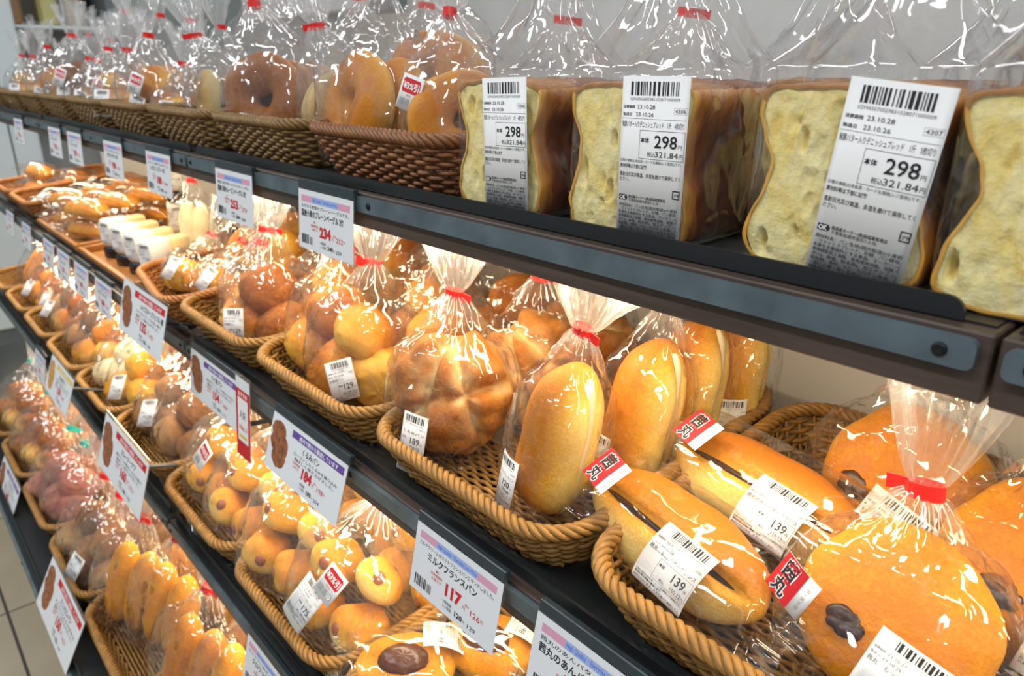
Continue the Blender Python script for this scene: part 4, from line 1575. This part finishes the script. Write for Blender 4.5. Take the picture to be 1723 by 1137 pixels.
def k_choco(root, v=0):
    """soft roll with a chocolate filling, in tight film, lying along X"""
    d = bread('choco_roll', lambda: torpedo(0.125, 0.082, 0.068, 0.012, 0.014, 101, p=2.2, flat=0.7, nu=44, nv=32), 'pale_bun')
    c = bread('chocolate_filling', lambda: lumpy(0.030, 0.020, 0.014, 102, 0.1), 'choco')
    Mx = axes(0, 0, 0.036, (1, 0, 0), (0, -0.55, 0.83))
    add_part('bread', d, root, Mx)
    add_part('chocolate_filling', c, root, Mx @ Matrix.Translation((0, 0, 0.022)))
    pk = ('choco', v % 2)
    if pk not in BAG:
        o = build('bag', *pillow_mesh(0.135, 0.094, 0.074, 0.022, 104 + v, cells=26, wr=0.0025), M['film_tight'])
        BAG[pk] = o.data
        bpy.data.objects.remove(o)
    add_part('bag', BAG[pk], root, Matrix.Translation((0, 0, 0.038)) @ Matrix.Rotation(R(20), 4, 'X'))
    sheet('price_label', LBL['choco'], root, face(0.050, 0.008, 0.073, (0.35, -0.1, 0.93), up=(0, 1, 0), roll=-85), by=0.06)


def k_long(root, v=0, mat='yellow', n=2, tie='red', bagm='film'):
    """upright bag of long breads standing side by side"""
    d = bread(mat + '_long', lambda: torpedo(0.135, 0.056, 0.050, 0, seed=111, p=3.0, flat=0.9, nu=36, nv=28), mat)
    for i in range(n):
        x = (i - (n - 1) / 2) * 0.055
        add_part('bread', d, root, axes(x, 0, 0.073, (0.06 * (i - .5), 0.05, 1), (0.15, -1, 0)))
    w = 0.030 + 0.0275 * n
    b = add_part('bag', bag_data(('long', n, v % 2, bagm), bagm, prof=[(0, w * .8, .030), (.010, w, .038), (.07, w * 1.08, .042), (.125, w, .036), (.142, w * .85, .03)], tie=.195, fan=.075, fan_r=(.045, .022), seed=120 + v % 2, cells=26), root)
    add_tie(b, .195, tie, rz=25 * v)


def k_domeloaf(root, v=0):
    d = bread('dome_loaf', lambda: torpedo(0.16, 0.11, 0.14, 0, seed=131, p=3.5, flat=0.55, nu=40, nv=36), 'bagel')
    add_part('bread', d, root, TR(0, 0, 0.046))
    b = add_part('bag', bag_data(('domeloaf', v), 'film', prof=[(0, .075, .055), (.01, .085, .062), (.09, .085, .062), (.125, .075, .055)], tie=.185, fan=.06, fan_r=(.05, .025), seed=135 + v, cells=20, n_exp=4.0), root)
    add_tie(b, .185, 'red')


M['milk_crust'] = crust('milk_roll_crust', (0.92, 0.68, 0.20), (0.80, 0.39, 0.030), (0.60, 0.20, 0.010), 0.040, 0.004, amt=0.16, scale=22)
M['akane_crust'] = crust('bean_roll_crust', (0.92, 0.70, 0.24), (0.80, 0.38, 0.032), (0.57, 0.185, 0.010), -0.034, 0.020, amt=0.16, scale=22, axis=1)


def item(kind, t, x, y, label, rz=0, lx=0, ly=0, dz=0, s=1.0, name='bagged_bread', cat='bread', group=None, **kw):
    """place one bag: tier, position, turn about the upright (deg), lean back lx (deg) and to the side ly (deg)"""
    root = empty(name, (x, y, (seat(t, y) if t else 0) + dz))
    root.rotation_euler = Euler((R(-lx), R(ly), R(rz)), 'XYZ')
    root.scale = (s, s, s)
    tag(root, label, cat, group)
    globals()['k_' + kind](root, **kw)
    return root


# second shelf, nearest baskets
item('walnut', 2, -0.664, 0.484, 'clear bag of cross-cut walnut bread with bar-code label, front left of its basket', rz=22, lx=6, v=0, s=1.1)
item('walnut', 2, -0.632, 0.600, 'second walnut bread bag, between the front walnut bag and the milk rolls', rz=18, lx=4, v=1, s=1.08)
item('walnut', 2, -0.650, 0.715, 'walnut bread bag at the back left behind the two front walnut bags', rz=15, lx=0, v=2)
item('milk', 2, -0.488, 0.474, 'tall milk roll bag with red tape and 120 yen label, nearest the front', rz=8, lx=3, ly=10, v=0)
item('milk', 2, -0.452, 0.568, 'second milk roll bag behind the frontmost milk roll', rz=12, lx=3, ly=8, v=1)
item('milk', 2, -0.445, 0.645, 'third milk roll bag from the front', rz=14, lx=2, ly=6, v=2)
item('milk', 2, -0.432, 0.722, 'rearmost milk roll bag with a label on its lower right', rz=20, lx=0, ly=4, v=3)
item('akane', 2, -0.325, 0.476, 'red bean butter roll in film with 139 yen label, lying at basket front', rz=-13, lx=6, v=0, dz=0.006, s=1.06)
item('akane', 2, -0.296, 0.570, 'red bean butter roll in film lying behind the front one', rz=-12, lx=8, v=1, dz=0.020, s=1.04)
item('mochi', 2, -0.140, 0.492, 'large bag of glossy bean bread with red tape and red logo sticker', rz=6, lx=8, v=0, s=0.93)
item('mochi', 2, -0.075, 0.60, 'bean bread bag behind at the right edge', rz=10, lx=4, v=1)
item('mochi', 2, -0.200, 0.655, 'bean bread bag whose crumpled neck rises left of the large tape', rz=-8, lx=2, v=2)

G1 = 'bagged pastries on the top shelf'
# top shelf
item('bagel', 1, -0.905, 0.552, 'bag of two plain bagels at the front left of the reddish basket', rz=14, lx=2, v=0, tagged=False, group=G1, s=1.18)
item('bagel', 1, -0.880, 0.640, 'plain bagel bag with hole facing front, behind the front bagels', rz=10, lx=4, v=1, dz=0.040, rot=(0.2, -0.95, 0.25), group=G1, s=1.1)
r_ = item('bagel', 1, -0.735, 0.560, 'plain bagel bag with red discount sticker beside the Danish loaves', rz=22, lx=4, v=2, rot=(0.6, -0.7, 0.2), group=G1)
sheet('discount_sticker', TICKET, r_, face(-0.035, -0.052, 0.098, (-0.15, -1, 0.15), roll=-16), bx=0.2)
item('bagel', 1, -1.235, 0.556, 'bag of brown raisin bagels standing in the second basket', rz=24, lx=3, v=3, mat='bagel_dark', rot=(0.25, -0.95, 0.12), s=1.2, group=G1)
item('bagel', 1, -1.075, 0.60, 'pale bagel bag with upright white label between plain and raisin bagels', rz=30, lx=0, v=4, mat='bagel_pale', rot=(0.7, -0.6, 0.1), group=G1)
item('bagel', 1, -1.50, 0.57, 'pale greenish bagel bag left of the raisin bagels', rz=20, lx=0, v=5, mat='bagel_pale', rot=(-0.5, -0.8, 0.1), group=G1)
far = ['label across its front', 'orange crust and a long label', 'crumpled tall neck', 'dark flaky crust', 'red discount sticker and white label', 'light crust at the left edge', 'loose fan of film on top', 'twisted brown crust']
T1S = [(-1.68, 0.56, 0, 'pastry', False), (-1.86, 0.55, 1, 'golden', True), (-2.03, 0.55, 2, 'pastry', False), (-2.20, 0.55, 0, 'yellow', True), (-2.38, 0.55, 1, 'pastry', False),
       (-2.56, 0.55, 2, 'fried', True), (-2.76, 0.56, 0, 'pastry', False), (-2.96, 0.56, 1, 'golden', False), (-3.16, 0.55, 2, 'pastry', False), (-3.36, 0.55, 0, 'pastry', False)]
for i, (x, y, v, m, tk) in enumerate(T1S):
    item('lumps', 1, x, y, 'pastry bag in top shelf front row, %s left of the pale greenish bagels' % ['first', 'second', 'third', 'fourth', 'fifth', 'sixth', 'seventh', 'eighth', 'ninth', 'tenth'][i],
         rz=25, lx=4, v=v, mat=m, n=2 + (i % 2), tickets=tk, group=G1, s=1.0 + 0.12 * ((i * 7) % 3))
for i, (x, y, v, m) in enumerate([(-0.99, 0.70, 0, 'golden'), (-1.18, 0.70, 1, 'bagel_pale'), (-1.36, 0.69, 2, 'golden'), (-1.55, 0.70, 0, 'pastry'), (-1.76, 0.69, 1, 'golden'), (-1.98, 0.70, 2, 'pastry'),
                                  (-2.20, 0.70, 0, 'golden'), (-2.45, 0.69, 1, 'pastry'), (-2.70, 0.70, 2, 'golden'), (-2.95, 0.70, 0, 'pastry')]):
    item('lumps', 1, x, y, 'tied pastry bag in back row of top shelf, %s from the Danish loaves' % ['first', 'second', 'third', 'fourth', 'fifth', 'sixth', 'seventh', 'eighth', 'ninth', 'tenth'][i],
         rz=20, lx=0, v=v, mat=m, n=3, tagged=False, tall=0.05, group=G1, s=0.95 + 0.1 * ((i * 5) % 4))
item('domeloaf', 1, -0.700, 0.705, 'tan domed loaf bag behind the leftmost Danish loaf', dz=0.0, rz=12, v=0, name='bagged_loaf')
item('domeloaf', 1, -0.520, 0.715, 'tan domed loaf bag behind the gap of the first two Danish loaves', dz=0.0, rz=8, v=1, name='bagged_loaf')
for x, sd, tx in ((-0.345, 21, 'Danish loaf in back row behind the second and third loaves'), (-0.185, 22, 'Danish loaf in back row behind the tilted label loaf'), (-0.02, 23, 'Danish loaf in back row at the right edge')):
    rt = tag(empty('bagged_loaf', (x, 0.645, DECK[1] + 0.001), (0, 0, 0)), tx, 'bread', 'Danish loaves on the top shelf')
    make_loaf(rt, sd, 0.9)
    add_part('bag', bag_data(('danish', 0), 'film_big', prof=[(0, 0.060, 0.0625), (0.004, 0.0655, 0.068), (0.05, 0.066, 0.0680), (0.135, 0.0655, 0.066)], tie=0.225, fan=0.05, fan_r=(0.05, 0.025), seed=33, wr=0.004, n_exp=7.0, cells=20, pleats=8), rt, TR(0, 0.0625, 0))

# second shelf, further baskets
G2 = 'bagged breads on the second shelf'
C = [(-0.878, 0.487, 0, 'front bag of golden bread pieces in the basket left of the walnut breads', 'golden', 3, 24), (-0.985, 0.500, 1, 'bag of golden bread at front left of the basket left of the walnut breads', 'golden', 3, 10),
     (-0.790, 0.560, 2, 'bag of golden bread at the right side of its basket next to the walnut breads', 'golden', 3, 20), (-0.900, 0.620, 0, 'bag of golden bread in the middle row behind the front bag', 'golden', 3, 15),
     (-0.795, 0.710, 1, 'bag of golden bread at the back right corner near the shelf back', 'golden', 3, 8), (-0.985, 0.715, 2, 'bag of golden bread at the back left corner near the shelf back', 'walnut', 3, 0),
     (-1.185, 0.478, 1, 'bag of raisin bread with a small bar-code label at its bottom', 'pastry', 3, 20), (-1.295, 0.510, 2, 'bag of raisin bread left of the labelled raisin bag', 'pastry', 2, 10),
     (-1.110, 0.570, 0, 'bag of raisin bread behind and right of the labelled raisin bag', 'golden', 3, 12), (-1.215, 0.640, 1, 'bag of raisin bread in the second row of the raisin basket', 'pastry', 3, 6),
     (-1.130, 0.730, 2, 'bag of raisin bread at the very back right of the raisin basket', 'golden', 3, 10), (-1.29, 0.735, 0, 'bag of raisin bread at the very back left of the raisin basket', 'golden', 3, 10)]
for x, y, v, tx, m, n, rz in C:
    item('lumps', 2, x, y, tx, rz=rz, lx=7, v=v + 3, mat=m, n=n, bagm='film_fine', size=(0.046, 0.040, 0.034), tagged=(y < 0.49), seed=72, group=G2, s=1.12)
for x, y, v, tx in [(-1.60, 0.480, 0, 'yellow waffle pack with two white labels in the orange basket'), (-1.475, 0.500, 1, 'yellow waffle pack at the right end of the orange basket'),
                    (-1.565, 0.600, 2, 'yellow waffle bag behind the labelled waffle pack'), (-1.45, 0.64, 0, 'yellow waffle bag at the back right of the orange basket'), (-1.60, 0.72, 1, 'yellow waffle bag at the back left of the orange basket')]:
    item('lumps', 2, x, y, tx, rz=12, lx=32 if y < 0.55 else 8, v=v, mat='yellow', n=2 if y < 0.55 else 3, bagm='film_fine', tie='teal' if y > 0.62 else 'red', tagged=True, group=G2)
item('long', 2, -1.84, 0.600, 'pale bread bag with red tape and tall white neck among the sandwiches', mat='slice', n=2, v=0, rz=15, group=G2, bagm='film_fine')


def k_sandwich(root, v=0):
    V, F = bevel_box(-0.018, 0.018, -0.055, 0.055, 0.028, 0.098, 0.006)
    add_part('bread', bread('sandwich_slab', lambda: (V, F), 'slice'), root)
    V2, F2 = bevel_box(-0.021, 0.021, -0.058, 0.058, 0.0, 0.030, 0.004)
    add_part('tray', bread('sandwich_tray', lambda: (V2, F2), 'black_wrap'), root)
    V3, F3 = bevel_box(-0.0205, 0.0205, -0.0575, 0.0, 0.033, 0.101, 0.005)
    add_part('paper_wrap', bread('sandwich_paper', lambda: (V3, F3), 'wax_paper'), root)
    sheet('price_label', LBL['plain'], root, face(0.0, -0.0585, 0.068, (0, -1, 0)))


def k_eclair(root, v=0):
    d = bread('eclair', lambda: torpedo(0.155, 0.060, 0.050, 0, seed=141, p=3.4, flat=0.7, nu=36, nv=28), 'golden')
    add_part('bread', d, root, axes(0, 0, 0.024, (1, 0, 0), (0, 0, 1)))
    if 'eclair' not in BAG:
        o = build('bag', *pillow_mesh(0.165, 0.074, 0.056, 0.03, 143), M['film_tight'])
        BAG['eclair'] = o.data
        bpy.data.objects.remove(o)
    add_part('bag', BAG['eclair'], root, TR(0, 0, 0.029))


def k_darkpack(root, v=0):
    if 'dark' not in BAG:
        o = build('bag', *pillow_mesh(0.12, 0.09, 0.05, 0.03, 147, wr=0.006), M['silver_wrap'])
        BAG['dark'] = o.data
        bpy.data.objects.remove(o)
    add_part('wrapper', BAG['dark'], root, TR(0, 0, 0.03))
    sheet('price_label', LBL['choco'], root, face(-0.01, -0.028, 0.056, (0, -0.5, 0.86)))


for x0_, x1_, tx in ((-2.20, -1.725, 'flat orange tray under the wrapped sandwiches'), (-2.73, -2.235, 'flat orange tray under the stacked long golden rolls')):
    tr_ = tag(empty('tray', ((x0_ + x1_) / 2, 0.402, DECK[2]), (TILT * 0.6, 0, 0)), tx, 'tray', 'orange trays on the second shelf')
    hw = (x1_ - x0_) / 2
    build('tray_base', *bevel_box(-hw, hw, 0.0, 0.40, 0.0, 0.006, 0.001), M['tan'], tr_, smooth=False)
    for (a0, a1, b0, b1) in ((-hw, hw, 0.0, 0.012), (-hw, hw, 0.388, 0.40), (-hw, -hw + 0.012, 0.012, 0.388), (hw - 0.012, hw, 0.012, 0.388)):
        build('tray_rim', *bevel_box(a0, a1, b0, b1, 0.006, 0.024, 0.002), M['tan'], tr_, smooth=False)
for i, x in enumerate((-1.765, -1.875, -1.985, -2.095)):
    item('sandwich', 2, x, 0.500, 'wrapped sandwich on a black tray, %s from the orange waffle basket' % ['first', 'second', 'third', 'fourth'][i], rz=20, lx=0, dz=-0.006, name='sandwich_pack', cat='sandwich', group='sandwich packs on the second shelf')
for i, (x, y, z, tx) in enumerate([(-2.12, 0.640, 0.0, 'lower'), (-2.12, 0.645, 0.105, 'upper')]):
    o_ = item('sandwich', 2, x, y, tx + ' flat sandwich pack on black tray behind the wrapped sandwiches', rz=75, lx=0, dz=z, name='sandwich_pack', cat='sandwich', group='sandwich packs on the second shelf', s=1.02)
for i, (x, z) in enumerate([(-1.66, 0.0), (-1.67, 0.105), (-1.98, 0.0)]):
    item('sandwich', 2, x, 0.76, ['lower sandwich pack at the shelf back behind the waffle basket', 'upper sandwich pack at the shelf back behind the waffle basket', 'sandwich pack at the shelf back behind the tall white neck'][i], rz=80, dz=z, s=1.02, name='sandwich_pack', cat='sandwich', group='sandwich packs on the second shelf')
n_ = 0
for (x, y) in ((-2.35, 0.470), (-2.56, 0.475), (-2.37, 0.560), (-2.58, 0.565), (-2.38, 0.65), (-2.6, 0.66)):
    for k, dz_ in enumerate((0.0, 0.056)):
        item('eclair', 2, x, y, '%s long golden roll of the %s pair on the orange roll tray' % (['lower', 'upper'][k], ['front right', 'front left', 'middle right', 'middle left', 'rear right', 'rear left'][n_]), rz=22, dz=dz_, group=G2, s=1.12)
    n_ += 1
for i, (x, y, r) in enumerate([(-2.88, 0.48, 20), (-2.96, 0.58, -20), (-2.85, 0.62, 40), (-3.02, 0.66, 10)]):
    item('darkpack', 2, x, y, ['front dark wrapped pack with white label in the far basket', 'dark wrapped pack behind the front one in the far basket', 'dark wrapped pack at right of the far basket', 'dark wrapped pack at the rear of the far basket'][i], rz=r, dz=0.004, name='wrapped_pack', cat='packet', group='dark packs in the far basket')
for i, (x, y, z) in enumerate([(-3.22, 0.50, 0.0), (-3.25, 0.52, 0.055), (-3.18, 0.62, 0.0), (-3.34, 0.66, 0.0)]):
    item('eclair', 2, x, y, ['lower long roll at the left end of the second shelf', 'upper long roll at the left end of the second shelf', 'long roll behind the pair at the left end', 'rearmost long roll at the left end of the second shelf'][i], rz=10, dz=z + 0.01, s=1.15, group=G2)
bx_ = tag(empty('cake_box', (-2.95, 0.77, DECK[2]), (0, 0, 0)), 'orange kraft box on the far second shelf behind dark packs', 'box')
build('carton', *bevel_box(-0.16, 0.16, -0.05, 0.05, 0.0, 0.085, 0.002), M['card_box'], bx_, smooth=False)
build('lid_flap', *bevel_box(-0.162, 0.162, -0.052, 0.052, 0.085, 0.089, 0.001), M['card_box'], bx_, smooth=False)
build('seal', *box(-0.02, 0.02, -0.0515, -0.0505, 0.04, 0.088), M['red_tape'], bx_, smooth=False)

# third shelf
G3 = 'bagged breads on the third shelf'
S3 = [('sausage', -0.985, 0.388, 10, 26, 0, dict(tagged=False), 'sausage bun bag with red tape at the left front of its basket'),
      ('sausage', -0.812, 0.392, 14, 26, 1, dict(ticket_on=True), 'sausage bun bag with receipt-like label and red discount sticker'),
      ('sausage', -0.800, 0.520, 10, 14, 2, dict(tagged=False), 'sausage bun bag behind the one with receipt-like label'),
      ('sausage', -0.960, 0.540, 5, 14, 3, dict(tagged=False), 'sausage bun bag at the back left of the sausage basket'),
      ('sausage', -1.150, 0.390, 8, 28, 2, dict(tagged=False), 'bun bag with orange crusts at the right of the discount bun basket'),
      ('sausage', -1.290, 0.405, 5, 22, 0, dict(ticket_on=True, tagged=False), 'bun bag with red discount sticker at the left of its basket'),
      ('sausage', -1.170, 0.540, 8, 12, 1, dict(tagged=False), 'bun bag in the back row of the discount bun basket, right'),
      ('sausage', -1.310, 0.560, 0, 12, 3, dict(tagged=False), 'bun bag in the back row of the discount bun basket, left')]
for kd, x, y, rz, lx, v, kw, tx in S3:
    y = y - 0.014 if y < 0.45 else y
    item(kd, 3, x, y, tx, rz=rz, lx=lx, v=v, group=G3, s=1.16, dz=0.012 if y < 0.45 else 0.0, **kw)
CH = [(-0.660, 0.395, 52, 'chocolate roll in film at the front left of the chocolate basket'), (-0.500, 0.400, 40, 'chocolate roll in film at the front right of the chocolate basket'),
      (-0.610, 0.495, 25, 'chocolate roll with oval filling under the milk roll card'), (-0.470, 0.510, 20, 'chocolate roll at right of the middle row'), (-0.640, 0.600, 15, 'chocolate roll left of the back row'), (-0.480, 0.610, 15, 'chocolate roll right of the back row')]
for i, (x, y, rz, tx) in enumerate(CH):
    item('choco', 3, x, y, tx, rz=rz, lx=10, v=i, dz=0.014, group=G3, s=1.08)
L3 = [(-1.510, 0.395, 'fried', 0, 'red', 'brown fried bread bag at the right front of the fried bread basket'), (-1.650, 0.400, 'fried', 1, 'teal', 'brown fried bread bag at the left front of the fried bread basket'),
      (-1.500, 0.530, 'fried', 2, 'red', 'brown fried bread bag at the right back of the fried bread basket'), (-1.640, 0.545, 'fried', 0, 'teal', 'brown fried bread bag at the left back of the fried bread basket'),
      (-1.850, 0.390, 'yellow', 1, 'teal', 'orange and yellow bread bag beside the fried breads'), (-1.985, 0.395, 'slice', 2, 'teal', 'whitish clear bag of pale rolls with teal tape'),
      (-1.860, 0.535, 'pink', 0, 'teal', 'rosy bread bag behind the orange and yellow bread'), (-2.00, 0.55, 'slice', 1, 'teal', 'pale roll bag behind the whitish clear bag'),
      (-2.190, 0.390, 'golden', 2, 'teal', 'round golden bread bag with teal tape on far third shelf'), (-2.330, 0.395, 'fried', 0, 'teal', 'nut bread bag left of the round golden bread'),
      (-2.200, 0.540, 'fried', 1, 'teal', 'nut bread bag behind the round golden bread'), (-2.35, 0.55, 'pastry', 2, 'teal', 'nut bread bag at the rear left of the nut basket'),
      (-2.52, 0.40, 'pastry', 0, 'teal', 'brown nutty bread bag on far third shelf beside the long rolls'), (-2.54, 0.55, 'pastry', 1, 'teal', 'brown nutty bread bag on far third shelf, rear')]
for i, (x, y, m, v, tc_, tx) in enumerate(L3):
    item('lumps', 3, x, y, tx, rz=12, lx=28 if y < 0.45 else 12, v=v + 6, mat=m, n=3 if y < 0.45 else 4, tie=tc_, tagged=(i in (1, 4)), bagm='film_fine', group=G3, s=1.22, dz=0.01 if y < 0.45 else 0.0)
X3 = [(-2.68, 0.40, 'fried', 0), (-2.66, 0.54, 'golden', 1), (-2.84, 0.41, 'pastry', 2), (-3.0, 0.40, 'golden', 0), (-2.95, 0.55, 'pastry', 1), (-3.17, 0.42, 'pastry', 2), (-3.33, 0.42, 'golden', 0), (-3.25, 0.56, 'golden', 1)]
for i, (x, y, m, v) in enumerate(X3):
    item('long' if i > 3 else 'lumps', 3, x, y, 'blurred bread bag at the far end of the third shelf, %s past the nut breads' % ['first', 'second', 'third', 'fourth', 'fifth', 'sixth', 'seventh', 'eighth'][i],
         rz=15, lx=34, v=v if i > 3 else v + 6, mat=m, bagm='film_fine', group=G3, s=1.15)
for i, (x, y, m) in enumerate([(-2.40, 0.69, 'golden'), (-2.0, 0.69, 'pastry'), (-1.6, 0.69, 'fried'), (-1.24, 0.70, 'golden'), (-0.90, 0.70, 'pale_bun'), (-0.58, 0.72, 'pale_bun')]):
    item('lumps', 3, x, y, 'bread bag in the rearmost row of the third shelf, %s from the left' % ['first', 'second', 'third', 'fourth', 'fifth', 'sixth'][i], rz=5, lx=4, v=6 + i % 3, mat=m, n=4, tagged=False, bagm='film_fine', group=G3, s=1.15)

# lowest shelf
G4 = 'bagged breads on the lowest shelf'
for x, y, n, v, m, tc_, rz, lx, tx in [(-1.510, 0.222, 2, 0, 'yellow', 'red', 18, 18, 'bag of long yellow breads at front left of the yellow bread basket'),
                                       (-1.375, 0.260, 2, 1, 'yellow', 'red', 14, 16, 'bag of long yellow breads at front right of the yellow bread basket'),
                                       (-1.480, 0.360, 2, 1, 'yellow', 'red', 14, 10, 'bag of long yellow breads at the rear left of its basket'),
                                       (-1.345, 0.385, 2, 0, 'yellow', 'red', 14, 10, 'bag of long yellow breads at the rear right of its basket'),
                                       (-1.190, 0.235, 2, 0, 'golden', 'red', 14, 20, 'bag of golden breads at the bottom edge, front'),
                                       (-1.055, 0.270, 2, 1, 'yellow', 'red', 14, 18, 'bag of yellow breads at the bottom edge, right'),
                                       (-1.150, 0.370, 2, 1, 'golden', 'red', 10, 12, 'bag of golden breads at the bottom edge, rear')]:
    item('long', 4, x, y, tx, rz=rz, lx=lx, v=v, mat=m, n=n, tie=tc_, group=G4, bagm='film_fine', s=1.28, dz=0.006)
L4 = [(-1.820, 0.225, 'fried', 0, 'red', 'small brown breads bag at front of the brown bread basket, left'), (-1.695, 0.230, 'fried', 1, 'red', 'small brown breads bag at front of the brown bread basket, right'),
      (-1.830, 0.350, 'pink', 2, 'teal', 'rosy and brown breads bag behind the small brown breads'), (-1.690, 0.360, 'fried', 0, 'teal', 'small brown breads bag with teal tape at the rear right'),
      (-2.160, 0.225, 'pink', 1, 'teal', 'pink bread bag at front left of the pink bread basket'), (-2.040, 0.230, 'pink', 2, 'teal', 'pink bread bag at front right of the pink bread basket'),
      (-2.165, 0.360, 'pink', 0, 'teal', 'pink bread bag at the rear left of its basket'), (-2.035, 0.365, 'pastry', 1, 'teal', 'flaky bread bag behind the pink breads'),
      (-2.480, 0.230, 'pastry', 2, 'teal', 'twisted pastry bag at front left of the basket beyond the pink breads'), (-2.370, 0.240, 'pastry', 0, 'teal', 'twisted pastry bag at front right of the basket beyond the pink breads'),
      (-2.440, 0.370, 'golden', 1, 'teal', 'twisted pastry bag at the rear of the basket left of the pink breads'),
      (-2.82, 0.24, 'golden', 2, 'teal', 'bread bag at left of the leftmost lowest basket'), (-2.69, 0.24, 'pastry', 0, 'teal', 'bread bag at right of the leftmost lowest basket'), (-2.75, 0.37, 'golden', 1, 'teal', 'bread bag at the rear of the leftmost lowest basket')]
for i, (x, y, m, v, tc_, tx) in enumerate(L4):
    y = y - 0.010 if y < 0.3 else y
    item('lumps', 4, x, y, tx, rz=15, lx=22 if y < 0.3 else 8, v=v + 9, mat=m, n=3 if y < 0.3 else 4, tie=tc_, tagged=(i in (1, 2)), bagm='film_fine', group=G4, s=1.2, dz=0.01 if y < 0.3 else 0.0)

# ------------------------------------------------------------------ price cards
bar_ = [('国産小麦のプレーンベーグル 2個', 'もちもち食感のプレーンベーグルです。', '234', '252', '240', '259'), ('国産小麦のレーズンベーグル 2個', '国産小麦を使ったもちもちベーグル。', '253', '273', '260', '280'),
        ('いちじくパン 1個', 'いちじくを練り込みました。', '180', '194', '185', '199'), ('クロワッサン 2個', 'サクサクに焼き上げました。', '198', '213', '204', '220'),
        ('デニッシュ 2個', 'バター香るデニッシュです。', '178', '192', '183', '197')]
BP = [price_card(*b) for b in bar_]
where = ['under the plain bagel basket', 'under the raisin bagel basket', 'third from the Danish loaves', 'fourth from the Danish loaves', 'fifth from the Danish loaves', 'sixth from the Danish loaves', 'leftmost on the top rail']
for i, x in enumerate((-0.834, -1.122, -1.477, -1.78, -2.123, -2.343, -2.86)):
    put_card(BP[min(i, 4)], x, 0.431, 1.360, 'white price card with pink and blue bar on top rail, ' + where[i], tilt=5)
mf = price_card('ミルクフランスパン', 'ミルククリームをソフトフランスパンにサンドしました。', '117', '126', '120', '129', s=1.02)
put_card(mf, -0.506, 0.377, 1.043, 'white price card with red 117 on the second rail', tilt=12)
ak = price_card('茜丸のあんバターフランス', '茜丸のあんバターをサンドした', '135', '145', '139', '150', s=1.02)
put_card(ak, -0.316, 0.377, 1.043, 'price card for bean butter rolls cut by the bottom edge', tilt=12)
kp = price_card('くるみパン', 'ローストしたくるみを練り込み', '184', '198', '189', '204', 'purple', 1.07)
put_card(kp, -0.832, 0.377, 1.045, 'purple-headed walnut bread card with red 184', tilt=18)
rp = price_card('ライ麦パン', '店内でじっくり焼き上げた', '154', '166', '159', '171', 'purple', 1.07)
put_card(rp, -1.172, 0.377, 1.045, 'purple-headed bread card left of the small red-framed card', tilt=9)
wp = price_card('メイプルチーズワッフル 3個', 'メイプルとチーズの甘い香り', '132', '142', '136', '146', 'red', 1.30)
put_card(wp, -1.412, 0.352, 1.122, 'red-headed waffle card with red 132 leaning on the orange basket', tilt=16, clip=False)
tl = Print(52, 130)
tl.rect(0, 0, 52, 112, 'red_ink')
tl.rect(7, 26, 38, 72, 'white_ink', 0.3)
tl.text('おすすめ', 9, 101, 9, 'white_ink', fit=34, bold=0.03, z=0.36)
tl.text('人気', 13, 66, 14, fit=24, bold=0.02, z=0.4)
tl.text('No.1', 12, 46, 11, 'red_ink', fit=28, bold=0.03, z=0.4)
tl.rect(12, 32, 28, 5, 'yellow_ink', 0.4)
put_card(tl, -1.036, 0.372, 1.063, 'small tall red-framed card between the two purple-headed cards', tilt=6, clip=False)
for i, (x, nm) in enumerate(((-1.856, 'first'), (-2.06, 'second'), (-2.257, 'third'), (-2.44, 'fourth'), (-2.77, 'fifth'), (-3.06, 'sixth'))):
    put_card(BP[(i + 2) % 5], x, 0.377, 1.043, 'small white price card on the second rail, %s left of the waffle card' % nm, tilt=10)
yp = price_card('たまねぎパン', '甘いたまねぎをたっぷりと', '128', '138', '132', '142', 'yellow', 1.15)
put_card(yp, -1.93, 0.272, 0.835, 'yellow-headed card leaning in front of the whitish clear bag', tilt=22, clip=False)
cp = price_card('カレードーナツ', '揚げたての香ばしさをお届け', '160', '172', '165', '178', 'red', 1.38)
put_card(cp, -1.375, 0.268, 0.868, 'red-headed card leaning below the fried bread basket', tilt=18, clip=False)
put_card(BP[3], -0.862, 0.292, 0.700, 'small white price card on third rail at the bottom edge', tilt=14)
put_card(BP[4], -2.42, 0.292, 0.720, 'small bluish price card on third rail in front of round golden bread', tilt=14)
np_ = price_card('ミニメロンパン', '子どもも大人も大好きな', '150', '162', '155', '167', 'red', 1.5)
put_card(np_, -1.63, 0.147, 0.440, 'large red-headed card over the floor tiles on the lowest rail', tilt=28, clip=False)
sp_ = price_card('さつまいもパン', 'さつまいもをのせました', '148', '159', '152', '164', 'purple', 1.3)
put_card(sp_, -2.33, 0.147, 0.420, 'purple-headed card at the left edge on the lowest rail', tilt=24, clip=False)

bpy.data.objects.remove(_to)
